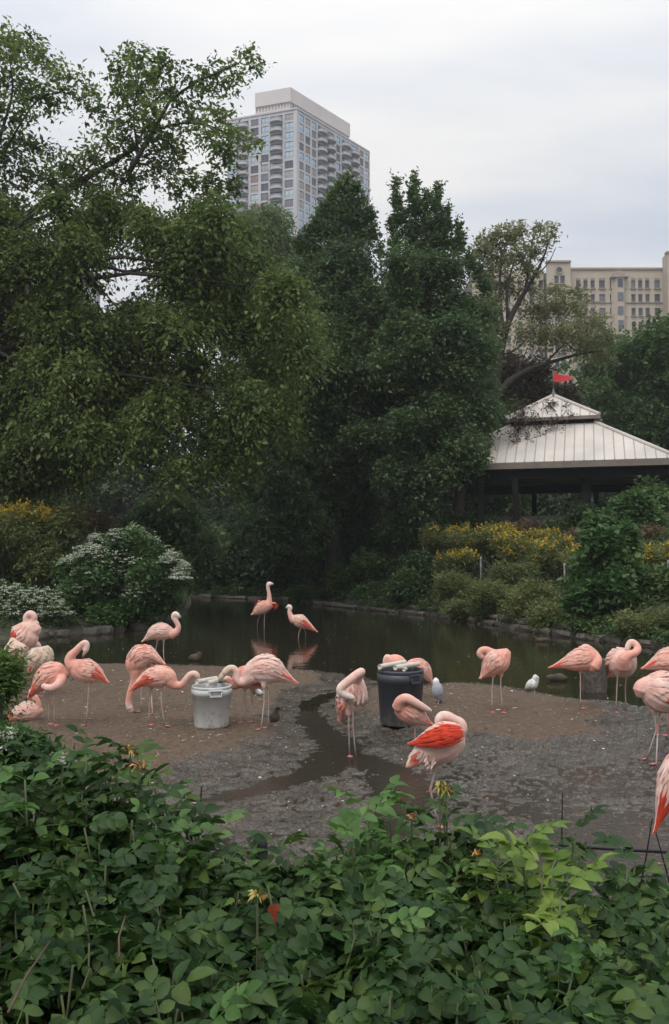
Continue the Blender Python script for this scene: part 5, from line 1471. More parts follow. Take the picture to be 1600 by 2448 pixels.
fl('flamingo curving down behind the right side of the grey bin', Y=13.9, seed=17, body=[(978, 1592, 14), (990, 1593, 19), (1008, 1600, 20), (1021, 1614, 13), (1031, 1630, 4)], neck=[(985, 1598, 14), (968, 1600, 9), (955, 1612, 7), (950, 1628, 7)], legs=[((992, 1618), (992, 1650), (993, 1690))], bc='kkkpk', nc='kp', red=(85, .6))
fl('flamingo with tucked head standing on one leg before the grey bin', seed=18, redc='r', red=(48, .55), body=[(952, 1684, 14), (959, 1689, 25), (976, 1698, 31), (996, 1711, 25), (1013, 1722, 13), (1033, 1733, 3)], neck=[(953, 1690, 16, -.05), (958, 1676, 13, -.1), (973, 1670, 12, -.14), (995, 1681, 10, -.14), (1016, 1693, 8, -.12), (1030, 1699, 4, -.1)],
   legs=[((992, 1730), (992, 1752), (994, 1778))], bc='kkkpkp', nc='kkppw', legr=.007)
def tail19(mb, Y):
    """ragged tail and thigh plumes under the red wing"""
    g = random.Random(9)
    for k in range(46):
        a = g.random(); u0, v0 = 1000 + 50 * a + g.uniform(-6, 6), 1795 + 18 * a + g.uniform(-8, 10)
        ln = g.uniform(20, 40) * (1 - .35 * a)
        c = mixc(PAL['p'], PAL['r'], g.uniform(.6, 1)) if a < .25 and g.random() < .6 else mixc(PAL['p'], PAL['w'], g.random())
        s0, e0 = D(u0, v0, Y - .10 + g.uniform(-.05, .12)), D(u0 - ln * (.75 - .35 * a), v0 + ln * (.75 + .3 * a), Y - .08 + g.uniform(-.05, .12))
        w = (e0 - s0).cross(Vector((0, 1, 0))).normalized() * g.uniform(.010, .018)
        mb.add([s0, s0.lerp(e0, .55) + w, e0, s0.lerp(e0, .55) - w], [(0, 1, 2), (0, 2, 3)], c)
fl('big flamingo with a broad red wing and curled neck standing in the wet mud', seed=19, extra=tail19, redc='r', red=(38, .0), redmix=1.0, wing=[(1112, 1758, 12, -.08), (1095, 1757, 26, -.1), (1062, 1763, 32, -.13), (1025, 1773, 24, -.1), (985, 1778, 4, -.02)], body=[(1094, 1748, 24), (1082, 1761, 40), (1060, 1776, 48), (1034, 1791, 41), (1004, 1809, 25), (975, 1832, 7)], neck=[(1092, 1752, 24), (1104, 1740, 15), (1100, 1727, 12), (1086, 1720, 11), (1072, 1713, 12), (1058, 1712, 12), (1050, 1720, 11), (1049, 1730, 9)],
   legs=[((1044, 1832), (1029, 1888), (1048, 1977)), ((1046, 1830, .08), (1043, 1880, .1), (1061, 1964))], bc='ppppwk', nc='ppw', voxel=.0085, face=-.6)
fl('flamingo twisting its head back to preen on the right sandbar beside the gull', seed=20, red=(85, .6), body=[(1206, 1566, 20), (1197, 1575, 28), (1185, 1585, 30), (1170, 1600, 20), (1153, 1618, 5)], neck=[(1204, 1570, 20), (1190, 1566, 13), (1176, 1560, 10), (1163, 1554, 9), (1152, 1555, 8.5), (1147, 1563, 8), (1153, 1571, 7)], bill=[(1161, 1577, 5), (1158, 1590, 2.5)],
   legs=[((1179, 1616), (1177, 1646), (1176, 1703)), ((1198, 1614), (1197, 1646), (1203, 1704))], bc='kkkpb', nc='kkkp', billc='pk', face=-1.4)
fl('flamingo asleep on one leg in front of the concrete stump', seed=21, redc='r', red=(50, .52), body=[(1424, 1586, 14), (1412, 1576, 24), (1394, 1577, 28), (1370, 1583, 22), (1346, 1588, 11), (1320, 1595, 3)], neck=[(1420, 1594, 15, -.08), (1429, 1580, 11, -.08), (1422, 1566, 11), (1411, 1555, 10), (1400, 1548, 9), (1390, 1553, 7)],
   legs=[((1388, 1605), (1388, 1640), (1388, 1694))], bc='kkkkkc', nc='kkp', face=0)
fl('flamingo facing forward with its neck looped above its body near the stump', seed=22, red=(50, .3), redc='r', flat=.95, body=[(1496, 1582, 24, -.12), (1491, 1584, 34, 0), (1483, 1588, 34, .15), (1473, 1600, 20, .3), (1463, 1614, 8, .42)], neck=[(1490, 1590, 20, -.22), (1492, 1575, 14, -.3), (1502, 1566, 11, -.3), (1516, 1562, 9.5, -.28), (1525, 1552, 9, -.22), (1520, 1540, 8, -.18), (1509, 1535, 8, -.15), (1502, 1544, 7, -.15), (1499, 1553, 6, -.15)],
   legs=[((1477, 1614), (1475, 1644), (1473, 1703)), ((1497, 1614), (1495, 1646), (1497, 1703))], bc='ppppk', nc='kkkpw', face=-1.5)
fl('flamingo cut by the right edge standing behind the larger pale one', seed=23, redc='r', red=(48, .5), body=[(1630, 1590, 24), (1612, 1583, 34), (1590, 1583, 28), (1564, 1590, 15), (1541, 1597, 4)], neck=[(1625, 1590, 18), (1640, 1575, 12), (1640, 1550, 9), (1632, 1530, 8)], legs=[((1590, 1615), (1578, 1690), (1577, 1758)), ((1603, 1615), (1597, 1690), (1597, 1759))], bc='kkkkw', nc='kp', legc='j')
fl('pale flamingo with a dark legged stance at the right edge of the mud', seed=24, red=(66, .35), redc='r', body=[(1533, 1645, 18), (1550, 1648, 36), (1576, 1655, 47), (1606, 1668, 40), (1650, 1690, 12)], neck=[(1533, 1652, 20, 0), (1538, 1640, 18, 0), (1565, 1632, 18, 0), (1600, 1640, 12, 0)], legs=[((1563, 1700), (1570, 1744), (1546, 1816)), ((1577, 1702, .08), (1573, 1740, .08), (1569, 1828))], bc='kpppp', nc='kkpp', face=math.pi, voxel=.0085)
fl('flamingo leaving the frame with long red wing feathers hanging down', Y=6.9, seed=25, redc='r', red=(40, .35), redmix=1.0, body=[(1680, 1800, 40), (1650, 1830, 52), (1622, 1868, 46), (1600, 1905, 30), (1584, 1940, 15), (1571, 1974, 5)], neck=[(1690, 1810, 25), (1712, 1780, 15), (1710, 1730, 11), (1690, 1700, 10)], legs=[((1640, 1890), (1645, 1960), (1640, 2040)), ((1655, 1890), (1660, 1960), (1660, 2042))], bc='pppkc', nc='pp', voxel=.009)
# gulls and ducks
gull = dict(legr=.004, fs=.42, footc='g', legc='g', coat=False)
PAL['1'] = (.78, .78, .77); PAL['2'] = (.33, .34, .37); PAL['3'] = (.40, .37, .32); PAL['4'] = (.06, .047, .034); PAL['5'] = (.025, .02, .017); PAL['6'] = (.10, .08, .055)
bird('gull', 'grey backed white gull standing beside the grey bin', 'gull', 'gulls', body=[(1043, 1634, 8), (1045, 1643, 13), (1047, 1656, 14), (1050, 1668, 9), (1053, 1677, 4)], neck=[(1044, 1640, 10), (1043, 1631, 8), (1042, 1626, 7.5)], legs=[((1043, 1668), (1042, 1674), (1041, 1682)), ((1050, 1668), (1049, 1674), (1049, 1683))], bc='22225', nc='211', flat=.95, **gull)
bird('gull', 'speckled young gull standing in the shallows behind the sandbar', 'gull', 'gulls', body=[(1281, 1630, 9), (1274, 1635, 13), (1265, 1640, 10), (1257, 1646, 3.5)], neck=[(1280, 1630, 9), (1281, 1624, 7.5), (1280, 1619, 8)], bill=[(1286, 1619, 3.2), (1290, 1620, 1.6)], legs=[((1272, 1645), (1272, 1649), (1272, 1655)), ((1278, 1645), (1278, 1650), (1278, 1655))], bc='3133', nc='331', billc='65', flat=.95, face=0, stripes=True, **gull)
bird('duck', 'small brown duck standing upright beside the large pale flamingo', 'duck', 'ducks', body=[(661, 1704, 8), (658, 1712, 13), (653, 1718, 12), (648, 1724, 5)], neck=[(660, 1706, 8), (662, 1698, 5), (663, 1693, 5.5)], bill=[(668, 1694, 2.6), (671, 1696, 2)], legs=[((655, 1725), (655, 1730), (655, 1735)), ((660, 1725), (660, 1730), (660, 1735))], bc='4466', nc='445', billc='55', face=0, **gull)
bird('duck', 'dark duck with white wing marks resting behind the feeding flamingos', 'duck', 'ducks', Y=GT(617, 1662).y, body=[(604, 1648, 6), (611, 1652, 8), (620, 1655, 7), (630, 1659, 3)], neck=[(606, 1650, 6), (602, 1645, 4), (600, 1642, 4.5)], bill=[(596, 1643, 2), (594, 1644, 1.4)], legs=[((612, 1658), (612, 1661), (612, 1664))], bc='4515', nc='45', billc='65', **gull)
bird('duck', 'brown duck asleep on the water beyond the left sandbar', 'duck', 'ducks', Y=G(466, 1580).y, body=[(452, 1575, 4), (460, 1573, 9), (470, 1573, 10), (480, 1571, 5)], neck=[(474, 1570, 7), (478, 1564, 5), (474, 1562, 5)], bc='5465', nc='44', flat=.9, **gull)
bird('duck', 'dappled duck swimming in front of the concrete stump', 'duck', 'ducks', Y=G(1337, 1628).y, body=[(1312, 1620, 5), (1324, 1621, 9), (1340, 1620, 10), (1356, 1622, 4)], neck=[(1322, 1620, 7), (1316, 1617, 5), (1311, 1619, 5)], bill=[(1307, 1620, 2.4), (1304, 1621, 1.6)], bc='6565', nc='66', billc='65', flat=.9, **gull)
bird('duck', 'distant brown duck swimming below the stone edging', 'duck', 'ducks', Y=G(1290, 1534).y, body=[(1280, 1531, 3), (1288, 1530, 5), (1300, 1530, 5), (1310, 1528, 2)], neck=[(1283, 1530, 4), (1280, 1525, 3), (1278, 1522, 3.4)], bill=[(1274, 1523, 1.6), (1272, 1523, 1.2)], bc='4646', nc='44', billc='55', flat=.9, **gull)
bird('duck', 'brown duck paddling by the boulders of the left bank', 'duck', 'ducks', Y=G(122, 1524).y, body=[(108, 1520, 3), (116, 1519, 6), (126, 1519, 6), (136, 1516, 2)], neck=[(126, 1518, 5), (131, 1513, 3.5), (133, 1510, 3.6)], bill=[(136, 1511, 1.8), (138, 1512, 1.2)], bc='4664', nc='44', billc='65', flat=.9, **gull)

# ------------------------------------------------------------------ bins, pipes, stump
def stained(name, c, dirt, rough):
    """moulded plastic with mud splashes and scuffs low on its side"""
    m, nt, b = mat_new(name)
    tc = nt.nodes.new('ShaderNodeTexCoord'); sp = nt.nodes.new('ShaderNodeSeparateXYZ'); nt.links.new(tc.outputs['Object'], sp.inputs[0])
    f = noise(nt, 14, 6, .65); f2 = noise(nt, 5, 5, .6, stretch=(1, 1, .25))
    low = nd(nt, 'ShaderNodeMapRange'); low.inputs['From Min'].default_value = 0.0; low.inputs['From Max'].default_value = .42; low.inputs['To Min'].default_value = .13; low.inputs['To Max'].default_value = -.10
    nt.links.new(sp.outputs['Z'], low.inputs['Value'])
    ad = nd(nt, 'ShaderNodeMath', operation='ADD'); nt.links.new(f, ad.inputs[0]); nt.links.new(low.outputs[0], ad.inputs[1])
    c0 = ramp(nt, f2, [(.3, tuple(x * .78 for x in c)), (.6, c), (.8, tuple(min(1, x * 1.1) for x in c))])
    k = ramp(nt, ad.outputs[0], [(.56, (0, 0, 0)), (.70, (1, 1, 1))])
    mx = nd(nt, 'ShaderNodeMix', data_type='RGBA'); nt.links.new(k, mx.inputs['Factor']); nt.links.new(c0, mx.inputs['A']); mx.inputs['B'].default_value = (*dirt, 1)
    nt.links.new(mx.outputs['Result'], b.inputs['Base Color']); b.inputs['Roughness'].default_value = rough
    bump(nt, b, f, .08, .005)
    return m
white_pl = stained('white_plastic', (0.55, 0.56, 0.55), (0.36, 0.32, 0.27), .45)
grey_pl = stained('grey_plastic', (0.050, 0.054, 0.066), (0.11, 0.09, 0.07), .5)
feed_m = simple('bin_contents', (0.03, 0.027, 0.022), .9, .4, 12, .5)
pvc = simple('pvc_pipe', (0.60, 0.56, 0.49), 0.45, 0.12, 8, 0.06)
pvc_in = simple('pipe_bore_shade', (0.02, 0.02, 0.02), .9)
def bin_(name, label, u, vb, ut, vt, rt, rb, mat, hang, rot):
    base = GT(u, vb); s = px(base.y)
    h = (vb - vt) * s; a, c = rt * s, rb * s
    root = tag(empty(name, base - Vector((0, 0, .01)), rot), label, 'bin')
    mb = MB()
    prof = [(c * .9, 0.0), (c, .012), (c * 1.01, .03), (c + (a - c) * .86, h * .78), (c + (a - c) * .88 + .006, h * .785), (c + (a - c) * .95 + .008, h * .93), (a * .97, h * .935), (a * 1.0, h * .94), (a * 1.0, h * .985), (a * .985, h), (a * .93, h), (a * .91, h * .97), (c * .9, h * .55), (c * .86, .05), (.01, .045)]
    mb.lathe(prof, 40, cap0=True, cap1=False); mb.build('bin_body', mat, root, smooth=True)
    mb = MB(); mb.lathe([(c + (a - c) * .55, h * .60), (.10, h * .64), (.01, h * .63)], 24, cap0=False, cap1=False); mb.build('contents', feed_m, root, smooth=True)
    for ang in hang:
        m_ = MB(); x = a * .985
        m_.tube([(x, -.085, h * .93), (x + .035, -.085, h * .92), (x + .04, -.07, h * .80), (x + .008, -.06, h * .79)], .011, 6)
        m_.tube([(x, .085, h * .93), (x + .035, .085, h * .92), (x + .04, .07, h * .80), (x + .008, .06, h * .79)], .011, 6)
        m_.box(x + .03, x + .05, -.075, .075, h * .79, h * .83)
        m_.box(x - .01, x + .045, -.095, .095, h * .925, h * .945)
        o = m_.build('handle', mat, root); o.rotation_euler = (0, 0, ang)
    return root, base, h, a
wb, wbase, wh, wa = bin_('white_bin', 'round white plastic bin with pipes across its mouth on the left sandbar', 506, 1735, 507, 1638, 47.5, 39.5, white_pl, (-1.25, 1.9), 0)
gb, gbase, gh, ga = bin_('grey_bin', 'dark grey plastic bin with pipes across its mouth on the right sandbar', 958, 1729, 956, 1600, 55, 48, grey_pl, (-1.0, 2.14), 0)
def pipe(a, b_, r, label, group):
    a, b_ = Vector(a), Vector(b_); d = b_ - a; L_ = d.length
    mb = MB(); n = 16
    for (r0, z) in ((r, 0), (r, L_), (r * .82, L_), (r * .82, 0)):
        pass
    mb.lathe([(r * .80, L_ * .02), (r * .82, 0.0), (r, 0.0), (r, L_), (r * .82, L_), (r * .80, L_ * .98)], n, cap0=True, cap1=True)
    o = mb.build('plastic_pipe', pvc); o.location = a; o.rotation_euler = d.to_track_quat('Z', 'Y').to_euler()
    for z in (.03, L_ - .03):
        m_ = MB(); m_.lathe([(r * .79, z), (.002, z)], n, cap0=False, cap1=False); m_.build('bore_shade', pvc_in, o)  # black disc paints the shade inside the pipe end
    tag(o, label, 'pipe', group)
def rim(base, h, a, u, v, dy): 
    p = D(u, v, base.y + dy); return p
Yw, Yg = wbase.y, gbase.y
pipe(D(471, 1630, Yw - .14), D(517, 1622, Yw + .26), .034, 'pale plastic pipe lying across the back of the white bin mouth', None)
pipe(D(496, 1634, Yw - .20), D(530, 1624, Yw + .20), .034, 'pale plastic pipe crossing the middle of the white bin mouth', None)
pipe(D(908, 1594, Yg - .22), D(968, 1583, Yg + .30), .036, 'pale plastic pipe at the flamingo side of the grey bin mouth', None)
pipe(D(945, 1596, Yg - .26), D(1000, 1587, Yg + .24), .036, 'pale plastic pipe at the handle side of the grey bin mouth', None)
pipe(D(966, 1601, Yg - .28), D(976, 1596, Yg + .25), .025, 'thin plastic pipe half sunk in the grey bin', None)
sp_ = G(1421, 1652); ss = px(sp_.y)
stump_m = simple('stump', (0.085, 0.068, 0.055), .95, .5, 14, .9, dist=.03)
mb = MB(); n = 28; prof = [(30, -.4), (29.5, 0), (29, 15), (28, 35), (27.5, 55), (27, 72), (26, 76), (20, 77), (18.5, 74), (18, 40)]
V = []
for (rp, zp) in prof:
    for k_ in range(n):
        a = 2 * math.pi * k_ / n
        rr = rp * ss * (1 + .05 * math.sin(a * 3 + zp * .1) + R.uniform(-.035, .035))
        V.append((math.cos(a) * rr, math.sin(a) * rr, zp * ss if zp >= 0 else zp))
mb.add(V, [(i * n + k_, i * n + (k_ + 1) % n, (i + 1) * n + (k_ + 1) % n, (i + 1) * n + k_) for i in range(len(prof) - 1) for k_ in range(n)] + [tuple((len(prof) - 1) * n + k_ for k_ in range(n))])
o = mb.build('concrete_stump', stump_m, smooth=True); o.location = sp_
tag(o, 'rough hollow concrete stump standing in the water behind the sleeping flamingo', 'stump')
# scraps of fence at the near bank: dark post, low cable, thin stakes
blk = simple('black_post', (0.012, 0.012, 0.014), .35, .3, 8, .1)
p = D(622, 2010, 4.6); z0 = gz(p.x, p.y)
mb = MB(); rt = 19 * px(4.6); zt_ = D(622, 1996, 4.6).z - z0
mb.lathe([(rt * .98, -.2), (rt, zt_ - .10), (rt * .96, zt_ - .05), (rt * .8, zt_ - .018), (rt * .5, zt_ - .004), (.002, zt_)], 18, cap1=False)
o = mb.build('bollard_post', blk, smooth=True); o.location = (p.x, p.y, z0); tag(o, 'black round topped post at the mud edge behind the rose hedge', 'post')
mb = MB(); pts = [D(u, v, 6.2) for u, v in [(1100, 2008), (1220, 2012), (1330, 2019), (1450, 2028), (1600, 2036), (1760, 2042)]]
mb.tube([Vector(c_) for c_ in catmull([tuple(p_) for p_ in pts], 24)], .014, 7)
o = mb.build('ground_cable', blk, smooth=True); tag(o, 'dark cable strung low across the wet mud at the right', 'cable')
for (a, b_, lab) in [((1345, 1896), (1337, 2060), 'thin upright dark stake by the low cable'), ((1560, 1955), (1526, 2036), 'thin dark twig slanting under the red tail feathers'), ((1568, 1990), (1606, 2040), 'thin dark twig crossing the cable at the right edge'), ((482, 1880), (462, 1960), 'thin dead stalk standing in the mud behind the rose leaves')]:
    y = 6.15 if a[0] > 700 else 5.2
    pa, pb = D(*a, y), D(*b_, y); pb = pb + (pb - pa) * .15; pb.z = min(pb.z, gz(pb.x, pb.y))
    mb = MB(); mb.tube([pa, pa.lerp(pb, .5) + Vector((.006, 0, 0)), pb], [.004, .006, .007], 5)
    o = mb.build('stake', blk); tag(o, lab, 'stake')

# ------------------------------------------------------------------ left edge plants and the rose hedge in front
lm_feath = leafmat('leaf_feathery', (0.05, 0.10, 0.022), (0.10, 0.175, 0.04), (0.16, 0.24, 0.07), .45)
ED = [(-60, 1600, 55, 34), (-20, 1612, 40, 28), (-5, 1592, 24, 14), (-40, 1650, 50, 36), (-18, 1640, 24, 24), (-80, 1700, 50, 40), (-60, 1690, 30, 25), (14, 1606, 14, 8), (-70, 1760, 50, 40), (-2, 1625, 18, 16)]
shrub('feathery_bush', 'fine leaved green bush at the left edge in front of the flamingos', 'bush', ED, 6.6, 3800, .055, lm_feath, 501, wid=.018, tl=.27, per=10, dsp=.2, stems=14, inner=0, up=.9)
WG = [(20, 1785, 60, 38), (80, 1795, 40, 28), (-50, 1775, 60, 45), (50, 1840, 70, 40), (120, 1825, 30, 22), (0, 1780, 50, 30), (150, 1850, 40, 30)]
C, Q = clumps_px(WG, 4.3, .15, 8)
shrub('white_flowers', 'low white flowered plants at the left behind the rose hedge', 'flowers', WG, 4.3, 1500, .045, lm_bright, 502, wid=.022, tl=.10, per=6, dsp=.15, stems=14, flowers=(C, Q, 520, .022, lm_white, 'umbel'))
SM = [(165, 1850, 25, 22), (240, 1880, 20, 18), (600, 2080, 22, 20)]

lm_rose = leafmat('leaf_rose', (0.013, 0.038, 0.011), (0.036, 0.080, 0.020), (0.10, 0.155, 0.036), .34, .45, veins=True, spec=.25)
lm_rose_y = leafmat('leaf_rose_young', (0.09, 0.165, 0.028), (0.155, 0.25, 0.042), (0.25, 0.33, 0.07), .4, .45, veins=True)
lm_rose_g = leafmat('leaf_rose_fresh', (0.045, 0.115, 0.025), (0.08, 0.17, 0.038), (0.14, 0.24, 0.06), .35, .42, veins=True)
cane_m = simple('rose_cane', (0.085, 0.10, 0.04), .7, .3, 20, .2)
cane_b = simple('rose_cane_brown', (0.075, 0.045, 0.028), .8, .3, 20, .2)
hip_m = simple('rose_hip', (0.20, 0.035, 0.015), .4, .3, 30, .1)
sep_m = simple('sepal_yellow', (0.32, 0.27, 0.06), .7, .3, 40, .1)
pet_m = simple('petal_orange', (0.45, 0.22, 0.06), .7, .25, 30, .1)
def rose_leaf(seed, mat, pairs=3):
    g = random.Random(seed)
    V, Fc, UV, TI = [], [], [], []
    L0 = .105
    def leaflet(base, ang, ln, wd, tilt):
        d = Vector((math.sin(ang), math.cos(ang), tilt)).normalized(); s = Vector((d.y, -d.x, 0)).normalized(); n = s.cross(d)
        if n.z < 0: n = -n
        o = len(V); fold = g.uniform(.15, .62); curl = g.uniform(.05, .6)
        rows = [(0, 0), (.22, .75), (.5, 1.0), (.78, .72), (1.0, 0)]
        for (t, w) in rows:
            c = base + d * (ln * t) - n * (curl * ln * t * t)
            if w == 0:
                V.append(c); UV.append((0, t, 0))
            else:
                V.extend([c - s * (wd / 2 * w) + n * (fold * wd / 2 * w), c, c + s * (wd / 2 * w) + n * (fold * wd / 2 * w)])
                UV.extend([(-w * .5, t, 0), (0, t, 0), (w * .5, t, 0)])
        ti = g.uniform(0, .45)
        TI.extend([ti] * 11)
        Fc.extend([(o, o + 2, o + 1), (o, o + 3, o + 2)])
        for k in (1, 4):
            Fc.extend([(o + k, o + k + 1, o + k + 4, o + k + 3), (o + k + 1, o + k + 2, o + k + 5, o + k + 4)])
        Fc.extend([(o + 7, o + 8, o + 10), (o + 8, o + 9, o + 10)])
    def rach(t): return Vector((.004 * math.sin(t * 3 + seed), L0 * t, .02 * t - .03 * t * t))
    for k in range(pairs):
        t = .34 + .56 * k / max(1, pairs - 1) * .95
        for sd_ in (-1, 1):
            leaflet(rach(t), sd_ * g.uniform(.85, 1.25), g.uniform(.040, .052), g.uniform(.026, .033), g.uniform(-.15, .25))
    leaflet(rach(1.0), g.uniform(-.2, .2), g.uniform(.048, .058), g.uniform(.030, .037), g.uniform(-.3, .1))
    for k in range(5):
        a, c = rach(k / 5), rach((k + 1) / 5); o = len(V)
        V.extend([a + Vector((-.0012, 0, 0)), a + Vector((.0012, 0, 0)), c + Vector((.0010, 0, 0)), c + Vector((-.0010, 0, 0))]); UV.extend([(0, 0, 0)] * 4); TI.extend([.5] * 4)
        Fc.append((o, o + 1, o + 2, o + 3))
    me = bpy.data.meshes.new('leaf'); me.from_pydata([tuple(v) for v in V], [], Fc)
    me.attributes.new('luv', 'FLOAT_VECTOR', 'POINT').data.foreach_set('vector', np.array(UV, np.float32).ravel())
    me.attributes.new('tint', 'FLOAT', 'POINT').data.foreach_set('value', np.array(TI, np.float32))
    me.polygons.foreach_set('use_smooth', np.ones(len(me.polygons), dtype=bool))
    me.materials.append(mat); me.update()
    return me
LV = {k: [rose_leaf(600 + i + 20 * j, m_, 3 if i % 3 else 2) for i in range(7)] for j, (k, m_) in enumerate((('g', lm_rose), ('y', lm_rose_y), ('f', lm_rose_g)))}
TOP = [(-500, 1790), (0, 1790), (100, 1780), (200, 1750), (300, 1775), (370, 1815), (420, 1915), (500, 1975), (580, 2000), (650, 2035), (700, 2010), (760, 1975), (820, 1950), (880, 1905), (950, 1930), (1010, 1985), (1060, 1975), (1120, 1970), (1180, 2000), (1240, 2010), (1320, 2040), (1400, 2080), (1460, 2060), (1520, 2050), (1600, 2095), (2100, 2120)]
tu, tv_ = np.array([t[0] for t in TOP], float), np.array([t[1] for t in TOP], float)
def hedge_pos(u, f):
    """f = 0 at the crest of the hedge, 1 at the bottom of the picture and beyond"""
    vt = float(np.interp(u, tu, tv_)) + 48; v = vt + (2520 - vt) * f
    Y = 2.55 - 1.22 * f ** .8
    return D(u, v, Y)
SHRUBS = [('rose bush with a yellow and orange spent flower head rising over the sand', (200, 420, 0, .30)), ('rose bush in front of the white flowers and the feathery bush', (-420, 200, 0, .30)),
          ('rose bush with light edged leaves below the orange flower head', (130, 420, .30, .62)), ('rose bush of dull green leaves with a small orange leaf', (-420, 130, .30, .62)),
          ('rose bush of dark leaves around a bare brown cane', (-420, 420, .62, 1.1)),
          ('rose bush with a yellow bud and a dark red withered petal', (420, 620, .0, .5)), ('rose bush right beside the black round topped post', (620, 800, .0, .5)), ('rose bush of broad blue green leaves below the yellow bud', (420, 860, .5, 1.1)),
          ('rose bush with fresh light green upright shoots before the grey bin', (800, 990, 0, .45)), ('rose bush with a yellow spidery seed head before the red winged flamingo', (990, 1130, 0, .45)), ('rose bush with a spray of pale yellow green young leaves', (1130, 1420, 0, .45)),
          ('rose bush with a single reddish leaf below the pale young spray', (860, 1180, .45, 1.1)), ('rose bush of large dark leaves under the pale young spray', (1180, 1500, .45, 1.1)), ('rose bush with pointed leaves by the low cable', (1420, 2050, 0, .45)), ('rose bush of glossy leaves below the cable end', (1500, 2050, .45, 1.1))]
SHRUBS = [('rose_bush', a_, b_) for a_, b_ in SHRUBS]
roots = []
for nm, lab, (u0, u1, f0, f1) in SHRUBS:
    c = hedge_pos((u0 + u1) / 2, min((f0 + f1) / 2, .9))
    roots.append((tag(empty(nm, (c.x, c.y, gz(c.x, c.y))), lab, 'rose bush', 'roses of the front hedge'), (u0, u1, f0, f1), MB(), [0]))
def owner(u, f):
    for r_ in roots:
        u0, u1, f0, f1 = r_[1]
        if u0 <= u < u1 and f0 <= f < f1: return r_
    return roots[-1] if u > 800 else roots[0]
gR = random.Random(99)
def put_leaf(own, p, az, el, roll, kind, scale):
    own[3][0] += 1
    o = bpy.data.objects.new('leaf', LV[kind][gR.randrange(7)]); col.objects.link(o)
    o.parent = own[0]
    o.location = p - own[0].location
    o.rotation_euler = (Matrix.Rotation(az - math.pi / 2, 3, 'Z') @ Matrix.Rotation(el, 3, 'X') @ Matrix.Rotation(roll, 3, 'Y')).to_euler()
    o.scale = (scale, scale, scale)
def shoot(u, f, kind, n, rise=0.0, spreadk=1.0):
    top = hedge_pos(u, f) + Vector((gR.uniform(-.02, .02), gR.uniform(-.05, .05), rise + gR.uniform(-.06, .01)))
    own = owner(u, f)
    bx, by = top.x + gR.uniform(-.18, .18), top.y + gR.uniform(-.1, .2)
    base = Vector((bx, by, gz(bx, by) - .03))
    mid = base.lerp(top, .55) + Vector((gR.uniform(-.05, .05), gR.uniform(-.05, .05), 0))
    c = catmull([tuple(base), tuple(mid), tuple(top)], 9)
    mb = own[2]
    mb.tube([Vector(q_) for q_ in c], [.0055 - .0004 * i for i in range(9)], 5)
    az = gR.uniform(0, 6.28); d = Vector(c[-1]) - Vector(c[-3]); d.normalize()
    for k_ in range(n):
        t = k_ / max(1, n - 1)
        p = top - d * (.03 + .30 * spreadk * (1 - t) ** 1.2) if k_ < n - 1 else top
        az += 2.4 + gR.uniform(-.3, .3)
        el = gR.uniform(-.25, .35) + .55 * t
        put_leaf(own, p, az, el, gR.uniform(-.75, .75), kind, gR.uniform(.78, 1.12) * (1.0 if t < .8 else .8))
for f, nn in ((.0, 36), (.04, 34), (.08, 34), (.13, 34), (.18, 34), (.24, 33), (.30, 32), (.37, 32), (.44, 31), (.51, 30), (.59, 29), (.67, 28), (.76, 27), (.86, 25), (.97, 23)):
    for i in range(nn):
        u = -330 + (2260) * (i + gR.uniform(.05, .95)) / nn
        ff = min(1.09, max(0, f + gR.uniform(-.035, .035)))
        kind = 'g' if gR.random() < (.82 if ff < .3 else .97) else 'f'  # fewer light leaves low down, so leaf colour carries the hedge's shade
        if 800 < u < 1010 and ff < .2: kind = 'f'
        if 1190 < u < 1290 and ff < .09: kind = 'y'
        elif 1300 < u < 1390 and .08 < ff < .18 and gR.random() < .25: kind = 'y'
        shoot(u, ff, kind, gR.randint(9, 12))
# taller single shoots that break the crest
for (u, v, Y, kind, n) in [(210, 1765, 2.5, 'g', 6), (330, 1780, 2.4, 'g', 7), (880, 1880, 2.4, 'f', 8), (930, 1895, 2.45, 'f', 7), (845, 1935, 2.3, 'f', 7), (1062, 1895, 2.5, 'g', 8), (1090, 1930, 2.45, 'g', 8), (1150, 1955, 2.5, 'g', 7), (1195, 1990, 2.2, 'y', 8), (1245, 1985, 2.2, 'y', 7), (1300, 2050, 2.1, 'y', 6), (1340, 2110, 2.0, 'y', 5),
                           (1380, 2000, 2.7, 'g', 8), (1372, 1965, 2.75, 'g', 6), (1500, 2045, 2.4, 'g', 7), (1520, 2030, 2.45, 'g', 6), (500, 1965, 2.6, 'f', 7), (640, 2080, 2.0, 'g', 7), (690, 2000, 2.4, 'g', 7), (150, 1800, 2.3, 'g', 7), (60, 1830, 2.2, 'f', 7), (280, 1820, 2.4, 'f', 7)]:
    v += 34
    vt = float(np.interp(u, tu, tv_)); f = min(1, max(0, (v - vt) / (2520 - vt)))
    q_ = D(u, v, Y) - hedge_pos(u, f)
    own = owner(u, f); top = D(u, v, Y)
    base = Vector((top.x + gR.uniform(-.1, .1), top.y + .05, gz(top.x, top.y) - .03))
    c = catmull([tuple(base), tuple(base.lerp(top, .5) + Vector((gR.uniform(-.05, .05), 0, 0))), tuple(top)], 9)
    own[2].tube([Vector(a_) for a_ in c], [.005 - .0003 * i for i in range(9)], 5)
    az = gR.uniform(0, 6)
    for k_ in range(n):
        az += 2.4; t = k_ / (n - 1)
        put_leaf(own, top + Vector((0, 0, -.19 * (1 - t))), az, gR.uniform(-.2, .3) + .5 * t, gR.uniform(-.4, .4), kind, gR.uniform(.85, 1.12))
for r_ in roots:
    m_ = r_[2].mesh('canes', True); m_.transform(Matrix.Translation(-r_[0].location)); m_.materials.append(cane_m); link('canes', m_, None, r_[0])
